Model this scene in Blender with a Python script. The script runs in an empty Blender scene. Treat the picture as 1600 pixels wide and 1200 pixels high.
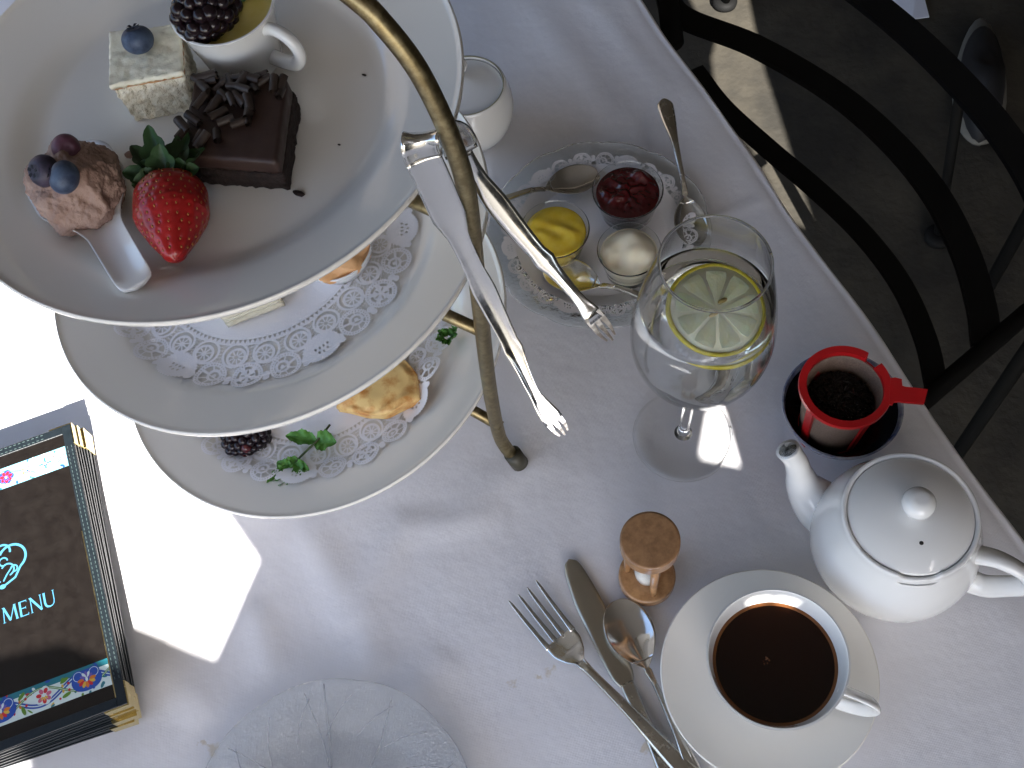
import bpy, bmesh, math, random
import numpy as np
from mathutils import Vector, Matrix, noise
random.seed(7); rng=np.random.default_rng(7)
PI=math.pi; R_=math.radians
scene=bpy.context.scene
# ------------------------------------------------------------------ camera
FPX,NX,NY,H=1801.2,958.5,1499.5,0.74
Zc=Vector((-(NX-800),(NY-600),FPX)).normalized()
Fw=Vector((0,0,-1)); Yc=(Fw-Fw.dot(Zc)*Zc).normalized(); Xc=Yc.cross(Zc)
M3=Matrix((Xc,Yc,Zc))
cd=bpy.data.cameras.new('camera'); cam=bpy.data.objects.new('camera',cd); scene.collection.objects.link(cam)
cd.sensor_width=36; cd.lens=36*FPX/1600; cd.clip_start=.01; cd.clip_end=200
cam.matrix_world=Matrix.Translation((0,0,H))@M3.to_4x4()
scene.camera=cam
# ------------------------------------------------------------------ light
SUN_AZ,SUN_EL=R_(98),R_(43)          # direction the light travels to, height of the sun
sdir=Vector((math.cos(SUN_AZ)*math.cos(SUN_EL),math.sin(SUN_AZ)*math.cos(SUN_EL),-math.sin(SUN_EL)))
w=bpy.data.worlds.new('World'); scene.world=w; w.use_nodes=True
nt=w.node_tree; bg=nt.nodes['Background']
sky=nt.nodes.new('ShaderNodeTexSky'); sky.sky_type='NISHITA'; sky.sun_disc=False
sky.sun_elevation=SUN_EL; sky.sun_rotation=math.atan2(-sdir.x,-sdir.y); sky.air_density=1.0; sky.dust_density=2.5; sky.ozone_density=1.4
nt.links.new(sky.outputs[0],bg.inputs[0]); bg.inputs[1].default_value=0.10
sd=bpy.data.lights.new('sun','SUN'); sun=bpy.data.objects.new('sun',sd); scene.collection.objects.link(sun)
sd.energy=5.0; sd.angle=R_(.25); sd.color=(1,.95,.88)
sun.rotation_euler=sdir.to_track_quat('-Z','Y').to_euler()
scene.view_settings.view_transform='Standard'; scene.view_settings.look='None'
scene.view_settings.exposure=2.3; scene.view_settings.gamma=1
scene.cycles.max_bounces=16; scene.cycles.transmission_bounces=16; scene.cycles.transparent_max_bounces=24
scene.cycles.diffuse_bounces=5; scene.cycles.glossy_bounces=6
scene.cycles.sample_clamp_indirect=6
scene.cycles.caustics_reflective=False

# ------------------------------------------------------------------ helpers
def at(px,py,z):                       # a measured image point at a known height -> place on the table
    d=M3@Vector((px-800,-(py-600),-FPX)); t=(z-H)/d.z
    return Vector((d.x*t,d.y*t,z))
def at_plane(px,py,p,n):
    d=M3@Vector((px-800,-(py-600),-FPX)); o=Vector((0,0,H)); t=(p-o).dot(n)/d.dot(n)
    return o+d*t
def link(o): scene.collection.objects.link(o); return o
def tag(o,label=None,cat=None,group=None,kind=None):
    if label:o['label']=label
    if cat:o['category']=cat
    if group:o['group']=group
    if kind:o['kind']=kind
    return o
def thing(name,label,cat,loc=(0,0,0),rot=None,group=None):
    o=link(bpy.data.objects.new(name,None)); o.empty_display_size=.01
    o.location=loc
    if rot is not None:
        o.rotation_euler=rot if not isinstance(rot,(int,float)) else (0,0,rot)
    return tag(o,label,cat,group)
def mk(name,V,F,mat,parent=None,smooth=True,loc=None,mats=None,fm=None):
    me=bpy.data.meshes.new(name)
    me.from_pydata([tuple(map(float,v)) for v in V],[],[tuple(map(int,f)) for f in F]); 
    if mats:
        for m in mats: me.materials.append(m)
        if fm is not None: me.polygons.foreach_set('material_index',np.asarray(fm,dtype=np.int32))
    elif mat: me.materials.append(mat)
    if smooth: me.polygons.foreach_set('use_smooth',[True]*len(me.polygons))
    me.update()
    o=link(bpy.data.objects.new(name,me))
    if parent: o.parent=parent
    if loc is not None:o.location=loc
    return o
def again(o,name,parent=None,mw=None):
    c=link(bpy.data.objects.new(name,o.data)); c.parent=parent
    if mw is not None: c.matrix_local=mw
    return c
def sharp(o,ang=40):
    me=o.data; me.update()
    try: me.set_sharp_from_angle(angle=R_(ang))
    except Exception: pass
    return o
def join(*parts):
    V=[];F=[]
    for v,f in parts:
        k=len(V); V+=[tuple(a) for a in v]; F+=[tuple(i+k for i in g) for g in f]
    return V,F
def xf(vf,m):
    return [tuple(m@Vector(v)) for v in vf[0]],vf[1]
def lathe(prof,n=64,rmod=None,zmod=None):
    V=[];F=[];rings=[]
    for r,z in prof:
        if r<1e-6: rings.append([len(V)]); V.append((0,0,z))
        else:
            k=len(V); rings.append(list(range(k,k+n)))
            for i in range(n):
                a=2*PI*i/n; rr=r*(rmod(a,r,z) if rmod else 1); zz=z+(zmod(a,r,z) if zmod else 0)
                V.append((rr*math.cos(a),rr*math.sin(a),zz))
    for a,b in zip(rings,rings[1:]):
        if len(a)==1 and len(b)==1: continue
        for i in range(n):
            j=(i+1)%n
            if len(a)==1: F.append((a[0],b[j],b[i]))
            elif len(b)==1: F.append((a[i],a[j],b[0]))
            else: F.append((a[i],a[j],b[j],b[i]))
    return V,F
def smoothp(pts,n=6):
    P=[Vector(p) for p in pts]; out=[]
    Q=[P[0]*2-P[1]]+P+[P[-1]*2-P[-2]]
    for i in range(1,len(Q)-2):
        a,b,c,d=Q[i-1:i+3]
        for k in range(n):
            t=k/n
            out.append(.5*((2*b)+(c-a)*t+(2*a-5*b+4*c-d)*t*t+(-a+3*b-3*c+d)*t**3))
    out.append(P[-1]); return out
def sp2(pts,n=5):
    return [(max(0,p.x),p.y) for p in smoothp([(a,b,0) for a,b in pts],n)]
def frames(P,ref=None):
    T=[]
    for i in range(len(P)):
        a=P[max(0,i-1)];b=P[min(len(P)-1,i+1)]; T.append((b-a).normalized())
    fr=[]
    if ref is None:
        u=T[0].orthogonal().normalized()
        for t in T:
            u=(u-u.dot(t)*t).normalized(); fr.append((t,u,t.cross(u)))
    else:
        for t in T:
            u=(ref-ref.dot(t)*t).normalized(); fr.append((t,u,t.cross(u)))
    return fr
def sweep(P,sec,ref=None,caps=True):
    """P points; sec(i,s)->list of (a,b) cross-section offsets along frame u and v"""
    P=[Vector(p) for p in P]; fr=frames(P,Vector(ref) if ref is not None else None)
    L=[0]
    for a,b in zip(P,P[1:]): L.append(L[-1]+(b-a).length)
    V=[];F=[];m=None
    for i,(p,(t,u,v)) in enumerate(zip(P,fr)):
        c=sec(i,L[i]/L[-1]); m=len(c)
        for a,b in c: V.append(tuple(p+u*a+v*b))
    for i in range(len(P)-1):
        for k in range(m):
            l=(k+1)%m; F.append((i*m+k,i*m+l,(i+1)*m+l,(i+1)*m+k))
    if caps:
        F.append(tuple(range(m))[::-1]); F.append(tuple(range((len(P)-1)*m,len(P)*m)))
    return V,F
def tube(P,r,n=14,flat=1.0,ref=None,caps=True):
    def sec(i,s):
        rr=r(s) if callable(r) else r
        return [(rr*math.cos(2*PI*k/n),rr*flat*math.sin(2*PI*k/n)) for k in range(n)]
    return sweep(P,sec,ref,caps)
def interp(x,pts):                     # monotone cubic through the points
    n=len(pts)
    if x<=pts[0][0]: return pts[0][1]
    if x>=pts[-1][0]: return pts[-1][1]
    i=0
    while i<n-2 and x>pts[i+1][0]: i+=1
    def sl(k): return (pts[k+1][1]-pts[k][1])/(pts[k+1][0]-pts[k][0])
    def m(k):
        if k==0: return sl(0)
        if k==n-1: return sl(n-2)
        a,b=sl(k-1),sl(k); return 0 if a*b<=0 else 2*a*b/(a+b)
    h=pts[i+1][0]-pts[i][0]; t=(x-pts[i][0])/h; m0,m1=m(i)*h,m(i+1)*h; y0,y1=pts[i][1],pts[i+1][1]
    return (2*t**3-3*t*t+1)*y0+(t**3-2*t*t+t)*m0+(-2*t**3+3*t*t)*y1+(t**3-t*t)*m1
def lin(x,pts):
    for (a,va),(b,vb) in zip(pts,pts[1:]):
        if x<=b: return va+(vb-va)*max(0,min(1,(x-a)/(b-a)))
    return pts[-1][1]
def strip(xs,half,base,thick,prof=None,n=13,off=lambda x:0):
    """solid ribbon along x: half width, centre height, thickness, extra height prof(x,t)"""
    V=[];F=[];ts=[-1+2*k/(n-1) for k in range(n)]
    for x in xs:
        hw=half(x)
        top=[(x,off(x)+t*hw,base(x)+(prof(x,t) if prof else 0)+thick(x)*.5*(1-.6*abs(t)**6)) for t in ts]
        bot=[(x,off(x)+t*hw,base(x)+(prof(x,t) if prof else 0)-thick(x)*.5*(1-.6*abs(t)**6)) for t in reversed(ts)]
        V+=top+bot
    m=2*n
    for i in range(len(xs)-1):
        for k in range(m):
            l=(k+1)%m; F.append((i*m+k,(i+1)*m+k,(i+1)*m+l,i*m+l))
    F.append(tuple(range(m))); F.append(tuple(range((len(xs)-1)*m,len(xs)*m))[::-1])
    return V,F
def boxv(x0,x1,y0,y1,z0,z1):
    V=[(x,y,z) for z in (z0,z1) for y in (y0,y1) for x in (x0,x1)]
    return V,[(0,2,3,1),(4,5,7,6),(0,1,5,4),(2,6,7,3),(0,4,6,2),(1,3,7,5)]
def bevbox(x0,x1,y0,y1,z0,z1,b=.0006,seg=2):
    bm=bmesh.new(); V,F=boxv(x0,x1,y0,y1,z0,z1)
    vs=[bm.verts.new(v) for v in V]
    for f in F: bm.faces.new([vs[i] for i in f])
    bmesh.ops.bevel(bm,geom=bm.edges[:],offset=b,segments=seg,affect='EDGES')
    bm.verts.index_update(); r=([tuple(v.co) for v in bm.verts],[tuple(v.index for v in f.verts) for f in bm.faces]); bm.free(); return r
def ico(r,sub=2,fn=None):
    bm=bmesh.new(); bmesh.ops.create_icosphere(bm,subdivisions=sub,radius=1)
    V=[]
    for v in bm.verts:
        c=v.co.copy(); V.append(tuple(fn(c)) if fn else tuple(c*r))
    F=[tuple(x.index for x in f.verts) for f in bm.faces]; bm.free(); return V,F
def block(top,bot,n=14,amp=.0006,fq=400,seed=0,m=8,bulge=0):
    """food block: 4 top and 4 bottom corners, faces subdivided and roughened"""
    top=[Vector(t) for t in top];bot=[Vector(t) for t in bot]
    def q(u,v,w):
        a=top[0].lerp(top[1],u).lerp(top[3].lerp(top[2],u),v); b=bot[0].lerp(bot[1],u).lerp(bot[3].lerp(bot[2],u),v)
        return b.lerp(a,w)
    idx={};V=[];F=[]
    cen=q(.5,.5,.5)
    def vid(i,j,k):
        if (i,j,k) not in idx:
            u,v,w_=i/n,j/n,k/m
            p=q(u,v,w_)
            d=(p-cen).normalized()
            nn=noise.noise_vector(p*fq+Vector((seed,seed,0)))+.6*noise.noise_vector(p*fq*2.3)
            e=[min(u,1-u)*n,min(v,1-v)*n,min(w_,1-w_)*m]; e.sort()
            rnd=.0008 if (e[0]<.5 and e[1]<.5) else 0
            p=p+nn*amp-d*rnd+d*bulge*math.sin(PI*w_)
            idx[(i,j,k)]=len(V);V.append(tuple(p))
        return idx[(i,j,k)]
    for i in range(n):
        for j in range(n):
            F.append((vid(i,j,m),vid(i+1,j,m),vid(i+1,j+1,m),vid(i,j+1,m)))
            F.append((vid(i,j,0),vid(i,j+1,0),vid(i+1,j+1,0),vid(i+1,j,0)))
    for i in range(n):
        for k in range(m):
            F.append((vid(i,0,k),vid(i+1,0,k),vid(i+1,0,k+1),vid(i,0,k+1)))
            F.append((vid(i,n,k),vid(i,n,k+1),vid(i+1,n,k+1),vid(i+1,n,k)))
            F.append((vid(0,i,k),vid(0,i,k+1),vid(0,i+1,k+1),vid(0,i+1,k)))
            F.append((vid(n,i,k),vid(n,i+1,k),vid(n,i+1,k+1),vid(n,i,k+1)))
    return V,F
# ------------------------------------------------------------------ materials
def pm(name,c,c2=None,scale=60,rough=.5,metal=0,bump=0,bscale=200,bdist=.0005,coat=0,sss=0,sssr=(.01,.006,.004),rough2=None,det=6,trans=0,ior=1.45,spec=None,lo=.35,hi=.65,sheen=0):
    m=bpy.data.materials.new(name); m.use_nodes=True; t=m.node_tree; b=t.nodes['Principled BSDF']
    b.inputs['Base Color'].default_value=(*c,1); b.inputs['Roughness'].default_value=rough; b.inputs['Metallic'].default_value=metal
    b.inputs['Coat Weight'].default_value=coat; b.inputs['Coat Roughness'].default_value=.04
    b.inputs['Transmission Weight'].default_value=trans; b.inputs['IOR'].default_value=ior
    if spec is not None: b.inputs['Specular IOR Level'].default_value=spec
    if sheen: b.inputs['Sheen Weight'].default_value=sheen
    if sss:
        b.inputs['Subsurface Weight'].default_value=sss; b.inputs['Subsurface Radius'].default_value=sssr; b.inputs['Subsurface Scale'].default_value=1
    tc=t.nodes.new('ShaderNodeTexCoord')
    if c2 is not None or rough2 is not None:
        n=t.nodes.new('ShaderNodeTexNoise'); n.inputs['Scale'].default_value=scale; n.inputs['Detail'].default_value=det; n.inputs['Roughness'].default_value=.6
        t.links.new(tc.outputs['Object'],n.inputs['Vector'])
        if c2 is not None:
            r=t.nodes.new('ShaderNodeValToRGB'); r.color_ramp.elements[0].position=lo; r.color_ramp.elements[1].position=hi
            r.color_ramp.elements[0].color=(*c,1); r.color_ramp.elements[1].color=(*c2,1)
            t.links.new(n.outputs['Fac'],r.inputs[0]); t.links.new(r.outputs[0],b.inputs['Base Color'])
        if rough2 is not None:
            mr=t.nodes.new('ShaderNodeMapRange'); mr.inputs[1].default_value=lo; mr.inputs[2].default_value=hi; mr.inputs[3].default_value=rough; mr.inputs[4].default_value=rough2
            t.links.new(n.outputs['Fac'],mr.inputs[0]); t.links.new(mr.outputs[0],b.inputs['Roughness'])
    if bump:
        n2=t.nodes.new('ShaderNodeTexNoise'); n2.inputs['Scale'].default_value=bscale; n2.inputs['Detail'].default_value=5
        t.links.new(tc.outputs['Object'],n2.inputs['Vector'])
        bp=t.nodes.new('ShaderNodeBump'); bp.inputs['Strength'].default_value=bump; bp.inputs['Distance'].default_value=bdist
        t.links.new(n2.outputs['Fac'],bp.inputs['Height']); t.links.new(bp.outputs[0],b.inputs['Normal'])
    return m
def thin_glass(name,tint=(.95,.97,.96),haze=.05,bump=0,bscale=300,bdist=.0005,rough=.03,ior=1.5,hazec=(.8,.82,.85)):
    m=bpy.data.materials.new(name); m.use_nodes=True; t=m.node_tree; t.nodes.clear()
    out=t.nodes.new('ShaderNodeOutputMaterial'); tr=t.nodes.new('ShaderNodeBsdfTransparent'); gl=t.nodes.new('ShaderNodeBsdfGlossy')
    df=t.nodes.new('ShaderNodeBsdfDiffuse'); fr=t.nodes.new('ShaderNodeMath'); m1=t.nodes.new('ShaderNodeMixShader'); m2=t.nodes.new('ShaderNodeMixShader')
    tr.inputs[0].default_value=(*tint,1); gl.inputs['Roughness'].default_value=rough; df.inputs[0].default_value=(*hazec,1)
    ge=t.nodes.new('ShaderNodeNewGeometry'); dt=t.nodes.new('ShaderNodeVectorMath'); dt.operation='DOT_PRODUCT'; t.links.new(ge.outputs['Incoming'],dt.inputs[1])
    ab=t.nodes.new('ShaderNodeMath'); ab.operation='ABSOLUTE'; t.links.new(dt.outputs['Value'],ab.inputs[0])
    sb_=t.nodes.new('ShaderNodeMath'); sb_.operation='SUBTRACT'; sb_.inputs[0].default_value=1; sb_.use_clamp=True; t.links.new(ab.outputs[0],sb_.inputs[1])
    pw=t.nodes.new('ShaderNodeMath'); pw.operation='POWER'; pw.inputs[1].default_value=5; t.links.new(sb_.outputs[0],pw.inputs[0])
    f0=((ior-1)/(ior+1))**2; fr.operation='MULTIPLY_ADD'; fr.inputs[1].default_value=1-f0; fr.inputs[2].default_value=f0; t.links.new(pw.outputs[0],fr.inputs[0])
    m1.inputs[0].default_value=haze
    t.links.new(tr.outputs[0],m1.inputs[1]); t.links.new(df.outputs[0],m1.inputs[2])
    t.links.new(fr.outputs[0],m2.inputs[0]); t.links.new(m1.outputs[0],m2.inputs[1]); t.links.new(gl.outputs[0],m2.inputs[2]); t.links.new(m2.outputs[0],out.inputs[0])
    if bump:
        tc=t.nodes.new('ShaderNodeTexCoord'); v=t.nodes.new('ShaderNodeTexVoronoi'); v.inputs['Scale'].default_value=bscale
        n=t.nodes.new('ShaderNodeTexNoise'); n.inputs['Scale'].default_value=bscale*.7; n.inputs['Detail'].default_value=4
        ad=t.nodes.new('ShaderNodeMath'); ad.operation='ADD'
        t.links.new(tc.outputs['Object'],v.inputs['Vector']); t.links.new(tc.outputs['Object'],n.inputs['Vector'])
        t.links.new(v.outputs[0],ad.inputs[0]); t.links.new(n.outputs[0],ad.inputs[1])
        b=t.nodes.new('ShaderNodeBump'); b.inputs['Strength'].default_value=bump; b.inputs['Distance'].default_value=bdist
        t.links.new(ad.outputs[0],b.inputs['Height'])
        for x in (gl,df): t.links.new(b.outputs[0],x.inputs['Normal'])
        t.links.new(b.outputs[0],dt.inputs[0])
    else: t.links.new(ge.outputs['Normal'],dt.inputs[0])
    return m
M={}
M['porcelain']=pm('porcelain',(.84,.81,.755),rough=.10,rough2=.16,scale=20,coat=.7,bump=.15,bscale=30,bdist=.0008)
M['porcelain_white']=pm('porcelain_white',(.80,.80,.79),rough=.10,rough2=.15,scale=30,coat=.7,bump=.1,bscale=40,bdist=.0006)
M['olive_line']=pm('olive_line',(.30,.29,.2),rough=.3)
M['brass']=pm('brass',(.23,.18,.095),(.37,.31,.18),scale=260,rough=.34,rough2=.5,metal=1,bump=.12,bscale=700,bdist=.0002,lo=.4,hi=.7)
M['foot_rubber']=pm('foot_cap',(.05,.045,.03),rough=.45)
M['silver']=pm('silver',(.70,.69,.66),rough=.1,rough2=.22,scale=150,metal=1,bump=.08,bscale=300,bdist=.0002)
M['silver_warm']=pm('silver_warm',(.66,.63,.56),rough=.16,rough2=.3,scale=150,metal=1,bump=.08,bscale=300,bdist=.0002)
M['knife_steel']=pm('knife_steel',(.50,.455,.37),rough=.28,rough2=.4,scale=300,metal=1,bump=.1,bscale=500,bdist=.0002)
M['gold']=pm('gold_metal',(.83,.68,.32),rough=.16,rough2=.28,scale=200,metal=1)
M['cork']=pm('varnished_wood',(.32,.155,.065),(.52,.29,.13),scale=160,rough=.3,coat=.5,bump=.3,bscale=500,bdist=.0004)
M['cork_top']=pm('varnished_wood_top',(.27,.14,.065),(.42,.23,.11),scale=170,rough=.28,coat=.5,bump=.3,bscale=700,bdist=.0003)
M['sand']=pm('sand',(.75,.73,.68),rough=.9,bump=.4,bscale=2000)
M['tea_rim']=pm('tea_edge',(.16,.06,.02),rough=.1,coat=.5)
M['tea']=pm('tea_liquid',(.012,.004,.002),rough=.02,spec=.5)
M['custard']=pm('custard',(.72,.55,.12),(.78,.64,.22),scale=70,rough=.3,bump=.15,bscale=90,sss=.15)
M['lemon_curd']=pm('lemon_curd',(.78,.55,.04),(.84,.64,.10),scale=90,rough=.22,bump=.2,bscale=90,sss=.2)
M['jam']=pm('red_jam',(.085,.004,.006),(.05,.002,.004),scale=160,rough=.12,bump=.4,bscale=260,bdist=.0010,coat=.4)
M['cream']=pm('clotted_cream',(.84,.78,.62),(.80,.72,.53),scale=60,rough=.35,bump=.1,bscale=100,sss=.2)
M['berry_black']=pm('blackberry_skin',(.006,.005,.008),(.018,.006,.009),scale=150,rough=.2)
M['berry_red']=pm('blackberry_reddish',(.07,.01,.012),rough=.2,coat=.3)
M['hull']=pm('berry_hull',(.05,.07,.02),rough=.6)
M['blueberry']=pm('blueberry_skin',(.022,.035,.075),(.075,.11,.18),scale=130,rough=.5,bump=.2,bscale=400)
M['blueberry_purple']=pm('blueberry_purple',(.09,.03,.05),(.15,.06,.09),scale=120,rough=.5)
M['blueberry_dark']=pm('blueberry_dark',(.02,.02,.035),(.06,.045,.08),scale=120,rough=.5)
M['bb_crown']=pm('blueberry_crown',(.008,.009,.015),rough=.8)
M['icing']=pm('cream_icing',(.90,.85,.68),(.84,.78,.60),scale=120,rough=.5,bump=.5,bscale=260,bdist=.0008,sss=.1)
M['sponge']=pm('pale_sponge',(.90,.85,.70),(.78,.70,.52),scale=280,rough=.9,bump=1,bscale=420,bdist=.0015)
M['caramel']=pm('caramel_layer',(.42,.17,.04),(.6,.36,.15),scale=160,rough=.5)
M['choc_cake']=pm('chocolate_sponge',(.014,.008,.006),(.03,.016,.012),scale=300,rough=.85,bump=1,bscale=450,bdist=.0015)
M['choc_cream']=pm('chocolate_icing',(.034,.017,.013),(.045,.024,.018),scale=100,rough=.45,bump=.25,bscale=200)
M['choc_curl']=pm('chocolate_curl',(.026,.017,.013),(.045,.030,.023),scale=200,rough=.5)
M['mousse']=pm('chocolate_mousse',(.29,.18,.14),(.38,.26,.21),scale=90,rough=.7,bump=.8,bscale=320,bdist=.0014)
M['strawberry']=pm('strawberry_flesh',(.34,.010,.010),(.22,.005,.006),scale=60,rough=.3,coat=.2,bump=.2,bscale=200)
M['seed']=pm('strawberry_seed',(.35,.16,.04),rough=.5)
M['leaf_dark']=pm('strawberry_leaf',(.018,.05,.012),(.03,.075,.02),scale=120,rough=.5,bump=.4,bscale=300)
M['mint']=pm('mint_leaf',(.05,.17,.02),(.10,.28,.04),scale=150,rough=.45,bump=.6,bscale=500)
M['stem']=pm('mint_stem',(.07,.05,.03),(.06,.10,.03),scale=80,rough=.6)
M['salmon']=pm('orange_cream',(.72,.36,.14),(.80,.46,.22),scale=80,rough=.5,bump=.5,bscale=200,bdist=.001)
M['bread']=pm('bread',(.66,.60,.44),(.75,.70,.55),scale=200,rough=.8,bump=.5,bscale=400)
M['pastry']=pm('golden_pastry',(.82,.56,.22),(.58,.22,.04),scale=90,rough=.42,bump=.35,bscale=160,lo=.44,hi=.66)
M['paper']=pm('paper_lace',(.88,.86,.88),rough=.8,bump=.2,bscale=900,bdist=.0002)
M['red_plastic']=pm('red_plastic',(.55,.012,.015),(.48,.01,.012),scale=60,rough=.3,bump=.05)
M['strainer_mesh']=pm('strainer_mesh',(.30,.21,.16),(.20,.14,.10),scale=900,rough=.7,bump=.6,bscale=1800)
M['tea_leaf']=pm('tea_leaf',(.008,.007,.006),(.022,.018,.013),scale=300,rough=.6)
M['bowl_in']=pm('navy_glaze',(.008,.009,.013),(.014,.017,.028),scale=120,rough=.15,coat=.4)
M['bowl_rim']=pm('blue_white_glaze',(.10,.14,.30),(.50,.52,.56),scale=110,rough=.15,coat=.4)
M['glass_real']=pm('clear_glass',(1,1,1),rough=.0,trans=1,ior=1.45)
M['water']=pm('water',(.985,1,1),rough=.0,trans=1,ior=1.33)
M['glass_bowl']=thin_glass('goblet_glass',(.985,.99,.99),.008,ior=1.55,rough=.01)
M['glass_thin']=thin_glass('thin_glass',(.995,.997,.996),.015,ior=1.3)
M['glass_ramekin']=pm('ramekin_glass',(.96,.98,.97),rough=.01,trans=1,ior=1.45)
M['glass_dish']=pm('pressed_glass',(.95,.985,.975),rough=.05,trans=1,ior=1.45,bump=.5,bscale=140,bdist=.0012)
M['glass_plate']=thin_glass('frosted_pressed_glass',(.955,.965,.975),.20,bump=1,bscale=700,bdist=.0012,ior=1.55,rough=.12,hazec=(.70,.71,.73))
M['lemon_rind']=pm('lemon_rind',(.72,.60,.02),(.78,.68,.08),scale=200,rough=.4,bump=.3,bscale=500)
M['lemon_pith']=pm('lemon_pith',(.95,.92,.68),rough=.5,sss=.2)
M['lemon_flesh']=pm('lemon_flesh',(.96,.93,.55),(.97,.95,.66),scale=200,rough=.3,bump=.4,bscale=500,sss=.6)
M['lemon_seed']=pm('lemon_core',(.50,.38,.12),rough=.5)
M['iron']=pm('black_iron',(.007,.007,.007),rough=.65,spec=.12,bump=.15,bscale=200)
M['leather']=pm('menu_leather',(.006,.010,.013),(.010,.015,.019),scale=300,rough=.4,bump=.6,bscale=900,bdist=.0003)
M['leather_edge']=pm('menu_binding',(.006,.008,.022),rough=.4)
M['stitch']=pm('stitch_thread',(.06,.09,.09),rough=.6)
M['menu_page']=pm('menu_page',(.007,.0055,.005),(.011,.009,.008),scale=120,rough=.22,coat=.6,bump=.12,bscale=60,bdist=.0004)
M['page_edge']=pm('pale_page_edge',(.55,.55,.42),rough=.5)
M['sun_mask']=pm('sun_mask_sheet',(.62,.59,.56),(.55,.53,.50),scale=3,rough=.9)
M['blocker']=pm('block_brown',(.10,.085,.07),(.07,.06,.05),scale=2,rough=.9)
M['pale_sheet']=pm('pale_sheet',(.70,.74,.86),rough=.8)
M['wood']=pm('table_wood',(.12,.07,.04),(.18,.11,.06),scale=20,rough=.6)
M['shoe_dark']=pm('dark_shoe',(.012,.012,.014),rough=.6); M['shoe_pale']=pm('pale_shoe_sole',(.13,.125,.11),rough=.7)
def flat(name,c,rough=.35): return pm(name,c,rough=rough,coat=.5)
# cloth with small yellow food stains
def cloth_mat():
    m=pm('white_cloth',(.80,.795,.83),(.77,.765,.80),scale=9,rough=.85,sheen=.2); t=m.node_tree; b=t.nodes['Principled BSDF']
    tc=t.nodes.new('ShaderNodeTexCoord')
    cur=b.inputs['Base Color'].links[0].from_socket
    for px,py,r in ((857,1048,.0042),(799,1068,.0035),(843,1060,.0030),(1010,1166,.0040),(1103,1175,.002),(330,1172,.0055),(316,1160,.003)):
        p=at(px,py,0)
        n=t.nodes.new('ShaderNodeTexNoise'); n.inputs['Scale'].default_value=260; n.inputs['Detail'].default_value=4
        t.links.new(tc.outputs['Object'],n.inputs['Vector'])
        d=t.nodes.new('ShaderNodeVectorMath'); d.operation='DISTANCE'; d.inputs[1].default_value=p
        t.links.new(tc.outputs['Object'],d.inputs[0])
        a=t.nodes.new('ShaderNodeMath'); a.operation='MULTIPLY_ADD'; a.inputs[1].default_value=.012; a.inputs[2].default_value=-.006
        t.links.new(n.outputs[0],a.inputs[0])
        s=t.nodes.new('ShaderNodeMath'); s.operation='ADD'; t.links.new(d.outputs['Value'],s.inputs[0]); t.links.new(a.outputs[0],s.inputs[1])
        mr=t.nodes.new('ShaderNodeMapRange'); mr.inputs[1].default_value=r; mr.inputs[2].default_value=r*.45; mr.inputs[3].default_value=0; mr.inputs[4].default_value=.42
        t.links.new(s.outputs[0],mr.inputs[0])
        mx=t.nodes.new('ShaderNodeMix'); mx.data_type='RGBA'; mx.inputs['B'].default_value=(.50,.36,.12,1)
        t.links.new(mr.outputs[0],mx.inputs['Factor']); t.links.new(cur,mx.inputs['A']); cur=mx.outputs['Result']
    t.links.new(cur,b.inputs['Base Color'])
    # weave
    w1=t.nodes.new('ShaderNodeTexWave'); w1.inputs['Scale'].default_value=330; w1.inputs['Distortion'].default_value=1.5; w1.inputs['Detail'].default_value=2
    w2=t.nodes.new('ShaderNodeTexWave'); w2.bands_direction='Y'; w2.inputs['Scale'].default_value=330; w2.inputs['Distortion'].default_value=1.5
    n=t.nodes.new('ShaderNodeTexNoise'); n.inputs['Scale'].default_value=55; n.inputs['Detail'].default_value=8
    for q in (w1,w2,n): t.links.new(tc.outputs['Object'],q.inputs['Vector'])
    a=t.nodes.new('ShaderNodeMath'); t.links.new(w1.outputs['Fac'],a.inputs[0]); t.links.new(w2.outputs['Fac'],a.inputs[1])
    a2=t.nodes.new('ShaderNodeMath'); a2.operation='MULTIPLY_ADD'; a2.inputs[1].default_value=.03; t.links.new(a.outputs[0],a2.inputs[0]); t.links.new(n.outputs[0],a2.inputs[2])
    bp=t.nodes.new('ShaderNodeBump'); bp.inputs['Strength'].default_value=.6; bp.inputs['Distance'].default_value=.0014
    t.links.new(a2.outputs[0],bp.inputs['Height']); t.links.new(bp.outputs[0],b.inputs['Normal'])
    return m
M['cloth']=cloth_mat()
def floor_mat():
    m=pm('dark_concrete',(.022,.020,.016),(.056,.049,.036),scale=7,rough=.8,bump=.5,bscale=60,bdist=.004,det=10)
    return m
M['floor']=floor_mat()

# ------------------------------------------------------------------ setting
FZ=-.74
V,F=[],[]
mk('floor',[(-40,-40,FZ),(40,-40,FZ),(40,40,FZ),(-40,40,FZ)],[(0,1,2,3)],M['floor'],smooth=False)['kind']='structure'
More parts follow.
